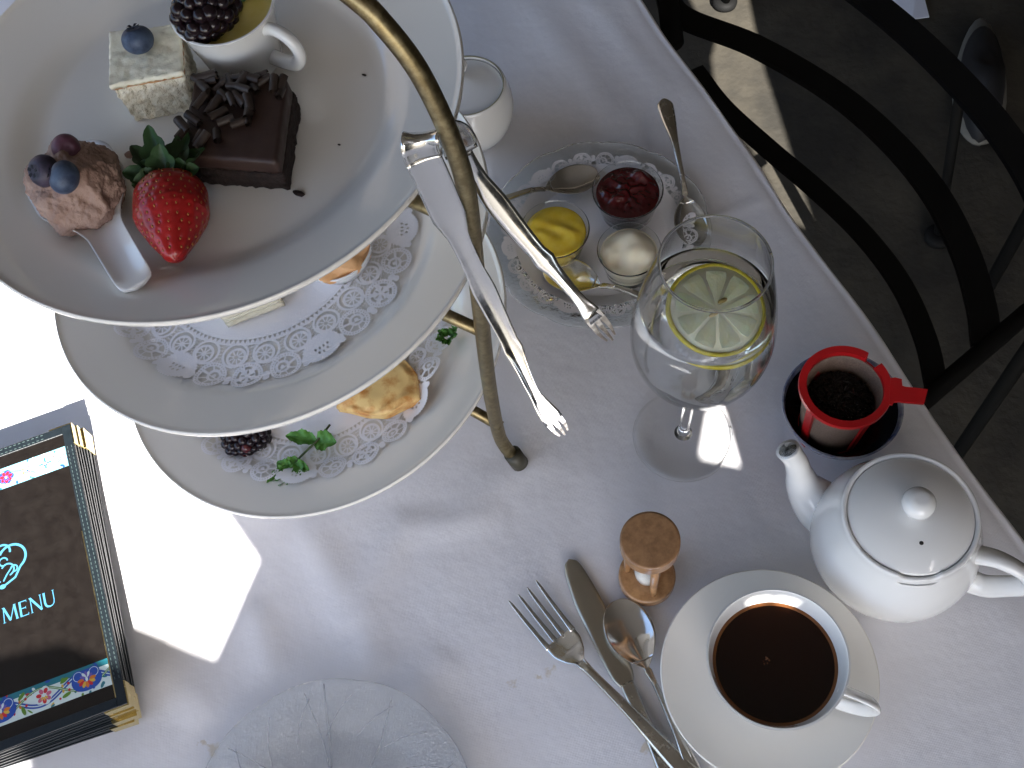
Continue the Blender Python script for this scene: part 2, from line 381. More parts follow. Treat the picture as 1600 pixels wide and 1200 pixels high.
# unseen sheet added to shade the table, holes cut to shape the sun patches
MASK_Z=1.15
def shade(px,py,z):
    p=at(px,py,z); k=(MASK_Z-z)/-sdir.z
    return (p.x-sdir.x*k,p.y-sdir.y*k)
def gap(pts,z): return [shade(x,y,z) for x,y in pts]
def build_sun_mask():
    from mathutils.geometry import delaunay_2d_cdt, intersect_point_tri_2d
    outer=[(-1.15,-1.30),(2.4,-2.5),(2.4,3.0),(-1.15,3.0)]
    A=[(403,878),(335,1030),(200,975),(120,946),(-60,985),(-60,400),(-10,430),(90,470),(120,590),(215,660),(300,770),(350,800)]
    gaps=[gap(A,0),
          gap([(1108,650),(1128,628),(1156,728),(1096,716)],0),
          gap([(1170,932),(1202,930),(1205,950),(1184,954),(1169,946)],.058),
          gap([(1213,930),(1244,936),(1247,954),(1238,962),(1214,950)],.058),
          gap([(1050,-60),(1158,-60),(1178,40),(1194,110),(1214,170),(1236,240),(1274,360),(1232,345),(1196,272),(1174,232),(1150,205),(1130,196),(1096,160),(1118,140),(1112,92),(1120,60),(1094,30)],FZ),
          gap([(-30,1204),(46,1193),(12,1260)],0)]
    pts=list(outer);edges=[(i,(i+1)%4) for i in range(4)]
    for g in gaps:
        k=len(pts); pts+=g; edges+=[(k+i,k+(i+1)%len(g)) for i in range(len(g))]
    vs,es,fs,*_=delaunay_2d_cdt([Vector(p) for p in pts],edges,[],0,1e-6)
    def inside(p,poly):
        c=False;n=len(poly)
        for i in range(n):
            x1,y1=poly[i];x2,y2=poly[(i+1)%n]
            if (y1>p[1])!=(y2>p[1]) and p[0]<(x2-x1)*(p[1]-y1)/(y2-y1)+x1: c=not c
        return c
    F=[]
    for f in fs:
        c=sum((vs[i] for i in f),Vector((0,0)))/len(f)
        if not any(inside(c,g) for g in gaps): F.append(tuple(f))
    t=thing('sun_mask','unseen sheet added on four posts to shade the table and shape the sun patches','sun_mask',(0,0,0))
    mk('sun_mask_sheet',[(v.x,v.y,MASK_Z) for v in vs],F,M['sun_mask'],t,smooth=False)
    for x,y in outer:
        if 1:
            mk('post',*tube([(x,y,FZ),(x,y,MASK_Z)],.03),M['iron'],t)
build_sun_mask()
def add_light_block(name,label,x0,x1,y0,y1):  # unseen slabs added to block skylight, darkening the floor and reflections
    t=thing(name,label,'blocker',((x0+x1)/2,(y0+y1)/2,FZ))
    mk('block_face',*boxv(x0-t.location.x,x1-t.location.x,y0-t.location.y,y1-t.location.y,0,2.6),M['blocker'],t,smooth=False)
add_light_block('light_block','plain brown slab added out of view behind the table to block skylight',-3.5,3.6,3.05,3.25)
add_light_block('light_block','plain brown slab added out of view on the chair side to block skylight',2.6,2.8,-2.2,3.04)
add_light_block('light_block','low brown slab added out of view beyond the teapot to darken the floor',1.0,2.8,-2.95,-2.75)
# table and cloth
E0=at(1000,0,0); E1=at(1600,855,0); ed=(E1-E0).normalized(); inn=Vector((ed.y,-ed.x,0))
if inn.x>0: inn=-inn
tb=thing('table','wooden table hidden under the white tablecloth','table',(0,0,FZ))
def TP(s,t,z): p=E0+ed*s+inn*t; return Vector((p.x,p.y,z))
q=[TP(-.35,.006,0),TP(1.05,.006,0),TP(1.05,.95,0),TP(-.35,.95,0)]
Vt=[(p.x,p.y,z-FZ) for z in (-.03,-.004) for p in q]
mk('tabletop',Vt,[(0,3,2,1),(4,5,6,7),(0,1,5,4),(1,2,6,5),(2,3,7,6),(3,0,4,7)],M['wood'],tb,smooth=False)
cpt=TP(.35,.48,0)
mk('pedestal',*lathe([(0,0),(.24,0),(.24,.02),(.05,.05),(.035,.1),(.035,.708),(0,.708)],32),M['iron'],tb,loc=(cpt.x,cpt.y,0))
folds=[((805,-30),(1010,250),.0016,.014),((905,-30),(1060,170),.0012,.010),((470,810),(560,980),.0028,.013),((640,790),(560,960),.0022,.011),
       ((560,940),(590,1060),.0026,.015),((700,1010),(640,1100),.0020,.013),((1214,304),(1075,352),.0011,.0035),((390,930),(430,1060),.0026,.012),
       ((880,700),(700,790),.0014,.012),((1440,700),(1600,1010),.0014,.012),((240,1010),(330,1130),.0024,.012),((1180,220),(1090,300),.001,.012),
       ((620,830),(800,800),.0018,.010)]
folds=[(at(*a,0),at(*b,0),h*1.2,w_*1.1) for a,b,h,w_ in folds]
def hc(x,y):
    p=Vector((x,y,0)); z=-.0018+.0007*noise.noise(Vector((x*9,y*9,0)))+.0005*noise.noise(Vector((x*22,y*22,3)))
    for a,b,h,wd in folds:
        d=b-a; t=(p-a).dot(d)/d.length_squared; tt=max(0,min(1,t)); q=a+d*tt
        dist=(p-q).length*(1+.25*noise.noise(Vector((x*20,y*20,7))))
        e=1.0-abs(2*tt-1)**3
        z+=h*math.exp(-(dist/wd)**2)*max(.0,e)
    return z
S=np.linspace(-.4,1.1,330); T1=np.concatenate([np.linspace(0,.62,150),np.linspace(.64,1.0,20)])
drop=[(-.001,-.0015),(-.0035,-.004),(-.0055,-.010),(-.006,-.03),(-.004,-.08),(-.002,-.14),(0,-.22),(0,-.3)]
V=[];F=[]
cols=len(drop)+len(T1)
for s in S:
    wv=.0011*math.sin(s*31)+.0012*noise.noise(Vector((s*14,0,0)))
    for k in range(len(drop)-1,-1,-1):
        o,z=drop[k]; ww=min(1,max(0,-z*5)); p=TP(s,o+wv-ww*.02*math.sin(s*38)+ww*.0-ww*.01*math.sin(s*71+1),z); V.append((p.x,p.y,z-.001))
    for t in T1:
        p=TP(s,t+wv*max(0,1-t*20),0); V.append((p.x,p.y,hc(p.x,p.y)-.0018*math.exp(-(t/.004)**2)))
for i in range(len(S)-1):
    for k in range(cols-1):
        F.append((i*cols+k,i*cols+k+1,(i+1)*cols+k+1,(i+1)*cols+k))
tag(mk('tablecloth',V,F,M['cloth']),'white linen tablecloth with soft folds and yellow food stains','tablecloth')

# ------------------------------------------------------------------ iron chair and things on the floor
CZ=-.20
ch=thing('iron_chair','black wrought iron chair with curved flat bands beside the table edge','chair',at(1300,300,FZ))
def cl(p): return Vector(p)-ch.location
def band(px,z,wd,name='curved_band',th=.006):
    P=smoothp([cl(at(x,y,z)) for x,y in px],8)
    v,f=sweep(P,lambda i,s:[(wd/2,th/2),(-wd/2,th/2),(-wd/2,-th/2),(wd/2,-th/2)],ref=None)
    fr=[]
    V=[];
    for i in range(len(P)):
        a=P[max(0,i-1)];b=P[min(len(P)-1,i+1)];t=(b-a).normalized(); u=Vector((-t.y,t.x,0)).normalized()
        for s1,s2 in ((1,1),(-1,1),(-1,-1),(1,-1)): V.append(tuple(P[i]+u*s1*wd/2+Vector((0,0,s2*th/2))))
    return mk(name,V,f,M['iron'],ch,smooth=False)
band([(1040,-25),(1062,24),(1180,72),(1300,142),(1390,218),(1460,302),(1508,395),(1533,480),(1541,540)],CZ,.0265)
band([(1085,110),(1130,168),(1200,232),(1280,300),(1350,368),(1408,445),(1446,530),(1463,604)],CZ,.0195)
band([(1250,-70),(1330,-20),(1420,52),(1500,130),(1560,200),(1610,275),(1650,360)],-.10,.028)
mk('seat_rail',*tube([cl(at(1418,648,CZ)),cl(at(1520,561,CZ)),cl(at(1680,424,CZ))],.0086),M['iron'],ch)
mk('side_rail',*tube([cl(at(1035,-60,CZ)),cl(at(1046,20,CZ)),cl(at(1052,70,CZ))],.0125,flat=.8),M['iron'],ch)
for px,py in ((1046,0),(1760,60),(1700,410)):
    a=at(px,py,CZ); 
    mk('leg',*tube([cl(a),cl(Vector((a.x+.01,a.y+.01,FZ+.01)))],.009),M['iron'],ch)
fo=at(1465,372,FZ)
c2=thing('metal_stool','thin legged dark stool half hidden behind the iron chair bands','stool',fo)
def c2l(p): return Vector(p)-fo
for a,b in ((at(1465,372,FZ),at(1500,150,-.42)),(at(1132,6,FZ),at(1180,-120,-.42)),(at(1640,-60,-.42),at(1640,60,FZ))):
    mk('leg',*tube([c2l(a),c2l(b)],.007),M['iron'],c2)
for px,py in ((1465,372),(1132,6),(1640,60)):
    a=at(px,py,FZ+.004); mk('foot_pad',*xf(lathe([(0,0),(.020,0),(.021,.006),(.018,.012),(.010,.014),(0,.012)],24),Matrix.Translation(c2l(a))),M['iron'],c2)
a=at(1500,150,-.42);b=at(1180,-120,-.42);c=at(1380,-30,-.42); 
mk('stool_seat',*xf(lathe([(0,0),(.15,0),(.155,.01),(.15,.02),(0,.02)],40),Matrix.Translation(c2l((a+b+c)/3+Vector((.12,.14,0))))),M['iron'],c2)
sp=at(1528,62,FZ); sh=thing('shoe','dim shoe with a pale sole edge on the dark floor, top right','shoe',sp,R_(70))
def soleF(c):
    x,y,z=c; wv=.040*(1-.25*x)*(1 if abs(x)<.7 else 1); return (x*.13-.10,y*wv,(z*.5+.5)*.035)
mk('sole',*ico(1,3,soleF),M['shoe_pale'],sh)
def upF(c):
    x,y,z=c; return (x*.115-.112,y*.034,.02+max(z,-.2)*(.07 if x<0 else .045))
mk('upper',*ico(1,3,upF),M['shoe_dark'],sh)

pn=[at(1374,-24,FZ+.006),at(1436,-30,FZ+.006),at(1452,26,FZ+.006),at(1424,32,FZ+.006),at(1392,12,FZ+.006)]; pcn=sum(pn,Vector())/5  # pale flat sheet added in place of a sunlit patch of floor
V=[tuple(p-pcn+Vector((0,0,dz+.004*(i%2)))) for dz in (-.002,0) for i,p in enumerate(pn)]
tag(mk('sun_patch_sheet',V,[(4,3,2,1,0),(5,6,7,8,9)]+[(i,(i+1)%5,5+(i+1)%5,5+i) for i in range(5)],M['pale_sheet'],loc=pcn,smooth=False),'pale bluish sheet on the dark floor, put in for a patch of sunlight','pale_sheet')
# ------------------------------------------------------------------ three-tier stand
AX=Vector((-.1265,.402,0)); ua=R_(-36.1); U2=Vector((math.cos(ua),math.sin(ua),0))
PL=[dict(c=Vector((-.1259,.4019,.0801)),n=Vector((-.15,.0376,1)).normalized()),
    dict(c=Vector((-.1256,.4031,.1955)),n=Vector((-.1457,.0972,1)).normalized()),
    dict(c=Vector((-.1287,.4126,.3054)),n=Vector((-.0368,.0143,1)).normalized())]
st=thing('tiered_stand','antique brass three-tier cake stand with a tall arched carrying handle','cake stand',AX)
hp=[(.150,0),(.1482,.006),(.1415,.022),(.1385,.045),(.1395,.115),(.1445,.21),(.148,.27),(.150,.305),(.1500,.3316),(.1466,.3586),(.1412,.382),(.1352,.3978),(.1263,.4115),(.117,.4211),(.09,.437),(.05,.450),(0,.455)]
pts=[U2*r+Vector((0,0,z)) for r,z in hp]; pts+= [Vector((-p.x,-p.y,p.z)) for p in reversed(pts[:-1])]
mk('handle_hoop',*tube(smoothp(pts,5),.0045,16),M['brass'],st)
for s in (1,-1):
    d=U2*s; mk('foot',*tube([d*.1515+Vector((0,0,.0005)),d*.1492+Vector((0,0,.006)),d*.1465+Vector((0,0,.014))],.0062,16),M['foot_rubber'],st)
for k,(p,az) in enumerate(zip(PL,(.054,.183,.290))):
    q=Vector((0,0,1)).rotation_difference(p['n']).to_matrix().to_4x4(); cc=p['c']-p['n']*.0275-AX
    ring=[cc+q.to_3x3()@Vector((.088*math.cos(a),.088*math.sin(a),0)) for a in np.linspace(0,2*PI,65)]
    mk('support_ring',*tube(ring,.0032,10),M['brass'],st)
    for s in (1,-1):
        e=U2*s; inner=cc+q.to_3x3()@(e*.088); outer=e*(.142 if k<2 else .149)+Vector((0,0,az if s>0 else inner.z-.004))
        mk('ring_arm',*tube([inner,outer],.0038,12),M['brass'],st)
# plates
def plate_z(r):
    return interp(r,[(0,-.0185),(.088,-.0185),(.104,-.0105),(.134,-.0004),(.2,0)]) if r<.104 else -.0105+(r-.104)/.03*.0101
PR=.134
prof=[(0,-.0185)]+[(r,plate_z(r)) for r in np.linspace(.02,.1325,40)]+[(.1330,.0000),(.1338,-.0006),(PR,-.0020),(.1337,-.0034),(.1322,-.0044),(.125,-.0068),(.108,-.0135),(.096,-.0215),(.088,-.0240),(.075,-.0245),(.073,-.0235),(.05,-.0232),(0,-.0232)]
pv=lathe(prof,160)
base_pl=None;PM=[]
for k,(p,lab) in enumerate(zip(PL,('white porcelain plate on the bottom tier with blackberry and mint','white porcelain plate on the middle tier under a lace doily','large white porcelain plate of desserts on the top tier'))):
    m=Matrix.Translation(p['c'])@Vector((0,0,1)).rotation_difference(p['n']).to_matrix().to_4x4(); PM.append(m)
    if base_pl is None: base_pl=mk('plate',*pv,M['porcelain']); o=base_pl
    else: o=again(base_pl,'plate')
    o.matrix_world=m; tag(o,lab,'plate',group='plates on the tiered stand')
def onp(k,px,py,h=0):                 # a point of plate k, in that plate's own frame, h above its well
    p=PL[k];c=p['c']+p['n']*(-.0185+h); w_=at_plane(px,py,c,p['n']); return PM[k].inverted()@w_
def place(o,k,loc,rz=0):
    o.matrix_world=PM[k]@Matrix.Translation(loc)@Matrix.Rotation(rz,4,'Z'); return o

# ------------------------------------------------------------------ lace doilies
def lace_mask(X,Y):
    r=np.hypot(X,Y); th=np.arctan2(Y,X); m=np.zeros_like(r,bool)
    step=2*PI/24
    m|=r<.0600
    f=(th/(2*PI/132))%1; k=(r-.060)/.0024
    m|=(r>=.060)&(r<.0624)&~(np.abs(f-.5)<.40*(1-k))
    m|=(np.abs(r-.0629)<.0007)
    w_=np.abs(r-(.0762+.0012*np.cos(th*24)))<.0006; m|=w_
    # slanted web
    band=(r>.063)&(r<.080)
    g=((th+.9*(r-.063)/.07*math.pi)/(2*PI/66))%1; m|=band&(np.abs(g-.5)<.00042*66/(2*PI)/.071)
    g=((th-1.6*(r-.063)/.07*math.pi)/(2*PI/42))%1; m|=band&(np.abs(g-.5)<.00040*42/(2*PI)/.071)
    for i in range(24):
        a=i*step+step/2; cx,cy=.0700*math.cos(a),.0700*math.sin(a); dx,dy=X-cx,Y-cy; d=np.hypot(dx,dy); near=d<.0098
        ph=np.arctan2(dy,dx)
        hole=near&(d<.0076); m&=~hole
        m|=near&(np.abs(d-.0074)<.0007)
        # inner loop with spokes, opening turned this way and that
        sgn=1 if i%2 else -1
        ex,ey=X-(.0700+.0012)*math.cos(a+sgn*.012),Y-(.0712)*math.sin(a+sgn*.012); e=np.hypot(ex,ey); pe=np.arctan2(ey,ex)
        m|=near&(np.abs(e-.0052)<.0008)
        m|=near&(e<.0052)&(e>.0014)&(np.abs(((pe/(2*PI/9)))%1-.5)<.0004*9/(2*PI)/np.maximum(e,.0015))
        m|=near&(e<.0014)
        m&=~(near&(e<.0012)&(i%3==0))
    for i in range(24):
        a=i*step; k=i%4; rc={0:.0835,1:.0838,2:.0845,3:.0838}[k]
        cx,cy=rc*math.cos(a),rc*math.sin(a); dx,dy=X-cx,Y-cy
        rr=dx*math.cos(a)+dy*math.sin(a); tt=-dx*math.sin(a)+dy*math.cos(a); d=np.hypot(rr,tt); ph=np.arctan2(tt,rr)
        if k==0:
            m|=(np.hypot(rr*1.05,tt*.86)<.0098+.0003*np.cos(ph*34))&(rr>-.010)
            for px,py in ((.0025,-.0026),(.0033,0),(.0025,.0026),(-.0004,-.0038),(-.0004,.0038),(-.0002,-.0012),(-.0002,.0012)):
                m&=~(np.hypot((rr-px)*1.0,(tt-py)*1.5)<.0009)
        elif k==2:
            m|=d<.0093+.0002*np.cos(ph*40)
            ring=(d>.0048)&(d<.0064); m&=~(ring&(np.abs((ph/(2*PI/5))%1-.5)<.30))
            for j in range(5):
                b=(j+.5)*2*PI/5; lx=rr*np.cos(b)+tt*np.sin(b); ly=-rr*np.sin(b)+tt*np.cos(b)
                m&=~((np.abs(lx-.0029)<.0014)&(np.abs(ly)<.0006*(1-((lx-.0029)/.0015)**2)))
            tk=(d>.0074)&(d<.0082)&(np.abs((ph/(2*PI/30))%1-.5)<.16); m&=~tk
        else:
            sgn=1 if k==1 else -1
            m|=d<.0090+.0002*np.cos(ph*38)
            hole=(d<.0064); m&=~hole
            e=np.hypot(rr+.0004,tt-sgn*.0018)
            m|=hole&(np.abs(e-.0034)<.0008)
            ep=np.arctan2(tt-sgn*.0018,rr); 
            m|=hole&(e>.0034)&(np.abs((ep/(2*PI/8))%1-.5)<.0004*8/(2*PI)/np.maximum(e,.002))
            m|=hole&(e<.0012)
            m|=hole&(np.abs(rr-(tt*sgn)*.4)<.0004)
            tk=(d>.0072)&(d<.0080)&(np.abs((ph/(2*PI/28))%1-.5)<.16); m&=~tk
        b=a+step/2; m|=np.hypot(X-.0882*math.cos(b),Y-.0882*math.sin(b))<.0019
        m|=np.hypot(X-.0855*math.cos(b),Y-.0855*math.sin(b))<.0022
    return m
def doily_mesh(name,zf,scale=1.0,nr=128,na=2000,plain=False):
    r=np.linspace(.0575,.0955,nr+1); a=np.linspace(0,2*PI,na,endpoint=False)
    Rm,Am=np.meshgrid((r[:-1]+r[1:])/2,a+PI/na,indexing='ij')
    X=Rm*np.cos(Am);Y=Rm*np.sin(Am); m=lace_mask(X,Y)
    if plain: m|=Rm<.0800
    Rv,Av=np.meshgrid(r,a,indexing='ij'); VX=(Rv*np.cos(Av)).ravel();VY=(Rv*np.sin(Av)).ravel()
    ii,jj=np.nonzero(m); j2=(jj+1)%na
    Q=np.stack([ii*na+jj,(ii+1)*na+jj,(ii+1)*na+j2,ii*na+j2],1)
    # centre disc
    rc=np.linspace(0,.0575,14); nc=100
    base=len(VX); cv=[(0,0)]; 
    for x in rc[1:]: cv+= [(x*math.cos(t),x*math.sin(t)) for t in np.linspace(0,2*PI,nc,endpoint=False)]
    C=np.array(cv); 
    T=[]
    for i in range(nc): T.append([base,base+1+i,base+1+(i+1)%nc,base])
    CF=[]
    for k in range(len(rc)-2):
        for i in range(nc):
            CF.append([base+1+k*nc+i,base+1+(k+1)*nc+i,base+1+(k+1)*nc+(i+1)%nc,base+1+k*nc+(i+1)%nc])
    VX=np.concatenate([VX,C[:,0]]);VY=np.concatenate([VY,C[:,1]])
    Q=np.concatenate([Q,np.array(CF)])
    used=np.zeros(len(VX),bool); used[Q.ravel()]=True; used[base]=True; used[base+1:base+1+nc]=True
    new=np.cumsum(used)-1
    VX=VX[used]*scale;VY=VY[used]*scale; Q=new[Q]
    VZ=zf(VX,VY)
    faces=Q.tolist()+[[int(new[base]),int(new[base+1+i]),int(new[base+1+(i+1)%nc])] for i in range(nc)]
    me=bpy.data.meshes.new(name); me.from_pydata(np.stack([VX,VY,VZ],1).tolist(),[],faces); me.materials.append(M['paper'])
    me.polygons.foreach_set('use_smooth',[True]*len(me.polygons)); me.update()
    return link(bpy.data.objects.new(name,me))
pz=np.vectorize(plate_z)
def doily_on(k,cx,cy,rz,scale,lab,extra=None):
    c,s=math.cos(rz),math.sin(rz)
    def zf(X,Y):
        GX=X*c-Y*s+cx;GY=X*s+Y*c+cy; r=np.hypot(GX,GY); R0=np.hypot(X,Y)
        tab=np.linspace(0,.134,200); z=np.interp(r,tab,pz(tab))+.0008
        ang=np.arctan2(Y,X)
        z=z+.0012*np.clip((R0-.06)/.035,0,1)*(1+np.sin(ang*5+1)*.5+np.sin(ang*11)*.4)
        if extra is not None: z=z+extra(GX,GY)
        return z
    o=doily_mesh('lace_doily',zf,scale); place(o,k,(cx,cy,0),rz); tag(o,lab,'doily',group='paper lace doilies'); return o
# place so that the fans and rosettes fall where measured
fan1=onp(1,257,562);fan2=onp(1,505,545);fan3=onp(1,629,370)
def circ3(a,b,c):
    A=np.array([[2*(b.x-a.x),2*(b.y-a.y)],[2*(c.x-a.x),2*(c.y-a.y)]]); B=np.array([b.x**2+b.y**2-a.x**2-a.y**2,c.x**2+c.y**2-a.x**2-a.y**2]); return np.linalg.solve(A,B)
dc=circ3(fan1,fan2,fan3); dr=math.hypot(fan1.x-dc[0],fan1.y-dc[1]); 
print('DOILY',dc,dr,[math.degrees(math.atan2(f.y-dc[1],f.x-dc[0])) for f in (fan1,fan2,fan3)])
if not(.07<dr<.1): dc=np.array([-.006,-.006]); dr=.0835
a2=math.atan2(fan2.y-dc[1],fan2.x-dc[0])
doily_on(1,dc[0],dc[1],a2,dr/.0835,'white paper lace doily lying flat on the middle tier plate')
b1=onp(0,426,720);b2=onp(0,603,706);b3=onp(0,663,640)
dc0=circ3(b1,b2,b3); dr0=math.hypot(b1.x-dc0[0],b1.y-dc0[1]); print('DOILY0',dc0,dr0,[math.degrees(math.atan2(f.y-dc0[1],f.x-dc0[0])) for f in (b1,b2,b3)])
dcb=np.array([-.004,-.012]); drb=.0835
lift=onp(0,690,590)
def ex0(GX,GY):
    d=np.hypot(GX-lift.x,GY-lift.y); 
    return .012*np.exp(-(d/.022)**2)+.003*np.exp(-(np.hypot(GX-b1.x,GY-b1.y)/.02)**2)
a3=math.atan2(b3.y-dcb[1],b3.x-dcb[0])
doily_on(0,dcb[0],dcb[1],a3,1.04,'white paper lace doily on the bottom tier with its edge curled up by the pastry',ex0)

# ------------------------------------------------------------------ food builders
def blueberry(label,k,px,py,h,r,mat,tilt=(.3,.2),crown=True,grp='blueberries on the dessert plate'):
    """h = height of the berry's centre above the plate well"""
    t=thing('blueberry',label,'blueberry',group=grp); 
    place(t,k,onp(k,px,py,h)); t.rotation_euler.rotate_axis('X',tilt[0]); t.rotation_euler.rotate_axis('Y',tilt[1])
    mk('skin',*ico(r,4,lambda c:Vector((c.x*r,c.y*r,c.z*r*(.88-.12*max(0,c.z)**8)-(.10*r if c.z>.93 else 0)*1))*(1+.01*noise.noise(c*3))),mat,t)
    if crown:
        V=[];F=[]
        for i in range(5):
            a=i*2*PI/5
            for (rr,dz,da) in ((.18,.83,-.5),(.18,.83,.5),(.42,.90,-.28),(.42,.90,.28),(.34,.80,0)):
                V.append((r*rr*math.cos(a+da),r*rr*math.sin(a+da),r*dz))
            b=i*5; F+=[(b,b+1,b+3,b+2),(b+2,b+3,b+4)]
        mk('crown',V,F,M['bb_crown'],t,smooth=False)
    return t
def blackberry(label,M4,L=.026,Wd=.021,seed=1,red=()):
    t=thing('blackberry',label,'blackberry',group='blackberries'); t.matrix_world=M4
    mk('core',*ico(1,2,lambda c:Vector((c.x*L*.40,c.y*Wd*.38,c.z*Wd*.38))),M['berry_black'],t)
    rs=random.Random(seed); first=None; n=0
    rows=7
    for i in range(rows):
        x=-1+2*(i+.5)/rows; rad=math.sqrt(max(0,1-x*x))**.8; cnt=max(3,int(round(rad*10)))
        for j in range(cnt):
            a=2*PI*(j+.5*(i%2)+rs.uniform(-.1,.1))/cnt; n+=1
            p=Vector((x*L*.45,rad*Wd*.40*math.cos(a),rad*Wd*.40*math.sin(a)))
            s=Wd*.145*rs.uniform(.88,1.15)
            if first is None:
                first=mk('drupelet',*ico(1,2),M['berry_black'],t); first.matrix_local=Matrix.Translation(p)@Matrix.Diagonal((s,s,s,1)); continue
            o=again(first,'drupelet',t,Matrix.Translation(p)@Matrix.Diagonal((s,s*rs.uniform(.9,1.1),s,1)))
            if n in red:
                o.material_slots[0].link='OBJECT'; o.material_slots[0].material=M['berry_red']
    return t
def leafmesh(L,Wd,curl=.2,teeth=6,tooth=.12,n=12,cup=.15,th=.0004,seed=0,ruffle=0.0):
    V=[];F=[];m=7
    for i in range(n+1):
        s=i/n; hw=Wd*.5*math.sin(PI*min(1,s**.8*.97+.02))**.8*(1+tooth*(((s*teeth)%1)-.5))
        for k in range(m):
            t=-1+2*k/(m-1)
            V.append((s*L,t*hw,curl*L*s*s+cup*hw*abs(t)*2-.05*L+ruffle*math.sin(s*17+t*5+seed)*hw*abs(t)))
    k0=len(V)
    V+= [(x,y,z-th) for x,y,z in V]
    for i in range(n):
        for k in range(m-1):
            a=i*m+k; F.append((a,a+m,a+m+1,a+1)); F.append((k0+a,k0+a+1,k0+a+m+1,k0+a+m))
    return V,F

# ---- top plate desserts
K=2
def okz(p,z): return Vector((p.x,p.y,-.0185+z))
# white layered cake
hC=.030
tc_=[onp(K,169,135,hC),onp(K,286,113,hC),onp(K,281,36,hC),onp(K,169,48,hC)]
cen=sum(tc_,Vector())/4
ck=thing('white_cake','small square of pale layered coconut cake with a blueberry on top','cake'); place(ck,K,(cen.x,cen.y,-.0185))
tl=[p-Vector((cen.x,cen.y,-.0185)) for p in tc_]
def at_h(pts,h,sc=1): return [Vector((p.x*sc,p.y*sc,h)) for p in pts]
mk('icing_layer',*block(at_h(tl,hC,1.0),at_h(tl,hC-.0030,1.01),26,.0006,350,1,2),M['icing'],ck)
mk('caramel_layer',*block(at_h(tl,hC-.0024,1.0),at_h(tl,hC-.0040,.985),18,.0004,500,2,2),M['caramel'],ck)
mk('sponge_layer',*block(at_h(tl,hC-.0038,.965),at_h(tl,.0004,.90),34,.0013,330,3,16),M['sponge'],ck)
blueberry('blue blueberry sitting on top of the white cake square',K,215,62,hC+.0066,.0079,M['blueberry'],(-.45,0))
# chocolate cake
hB=.022
tb_=[onp(K,278,243,hB),onp(K,432,253,hB),onp(K,450,124,hB),onp(K,305,116,hB)]
cb=sum(tb_,Vector())/4
bk=thing('chocolate_cake','dark chocolate cake square topped with chocolate curls','cake'); place(bk,K,(cb.x,cb.y,-.0185))
tl=[p-Vector((cb.x,cb.y,-.0185)) for p in tb_]
mk('icing_layer',*block(at_h(tl,hB,1.0),at_h(tl,hB-.0095,1.02),22,.00035,220,4,5),M['choc_cream'],bk)
mk('sponge_layer',*block(at_h(tl,hB-.009,1.035),at_h(tl,.0003,1.03),26,.0010,400,5,8),M['choc_cake'],bk)
def curlv(L,r,turn,seed):
    rs=random.Random(seed); V=[];F=[];n=12
    for i in range(6):
        for k in range(n):
            a=k/(n-1)*turn; rr=r*(1-.25*k/(n-1))
            V.append((-L/2+L*i/5+rs.uniform(-.0002,.0002),rr*math.cos(a),r+rr*math.sin(a)))
    for i in range(5):
        for k in range(n-1): b=i*n+k; F.append((b,b+1,b+n+1,b+n))
    k0=len(V); V+=[(x,y*.86,(z-r)*.86+r) for x,y,z in V]; F+=[tuple(k0+i for i in reversed(f)) for f in F]
    return V,F
crl=[mk('chocolate_curl',*curlv(.0088,.0023,5.9,i),M['choc_curl'],bk) for i in range(3)]
spots=[(318,140,60),(330,128,10),(345,135,-30),(357,126,80),(368,138,20),(380,130,-50),(392,126,30),(402,140,70),(415,128,-20),(428,136,100),(440,132,110),(436,147,105),
       (322,150,110),(350,152,60),(365,160,75),(376,158,60),(388,165,85),(389,178,95),(388,190,90),(318,165,130),(342,182,-30),(353,190,-15),(372,192,-20),(300,190,50),(292,200,60),(330,172,115),
       (312,215,-50),(320,222,-45),(338,215,85),(290,214,-60),(335,166,-60),(310,128,40),(325,120,0),(372,124,10),(385,146,40),(408,122,0),(398,152,120),(355,140,140)]
spots=spots[:36]
for i,(px,py,dg) in enumerate(spots):
    p=onp(K,px,py,hB+.001)-Vector((cb.x,cb.y,-.0185)); src=crl[i%3]
    mtx=Matrix.Translation((p.x,p.y,hB-.0002+(.0018 if i%5==4 else 0)))@Matrix.Rotation(R_(-dg),4,'Z')@Matrix.Rotation(random.uniform(-.25,.25),4,'Y')@Matrix.Rotation(random.uniform(-.5,.5),4,'X')@Matrix.Diagonal((random.uniform(.75,1.2),)*3+(1,))
    if i<3: src.matrix_local=mtx
    else: again(src,'chocolate_curl',bk,mtx)
# crumbs
for i,(px,py,s) in enumerate(((467,302,.0022),(569,117,.0009),(530,226,.0006))):
    o=mk('cake_crumb',*ico(1,2,lambda c:Vector((c.x*s*1.6,c.y*s*.7,c.z*s*.5))*(1+.4*noise.noise(c*2))),M['choc_cake']); place(o,K,onp(K,px,py,s*.4),R_(-35))
    tag(o,('larger chocolate crumb just right of the chocolate cake','small chocolate crumb near the upper right rim step','tiny chocolate speck in the middle of the bare plate area')[i],'crumb',group='chocolate crumbs on the top plate')
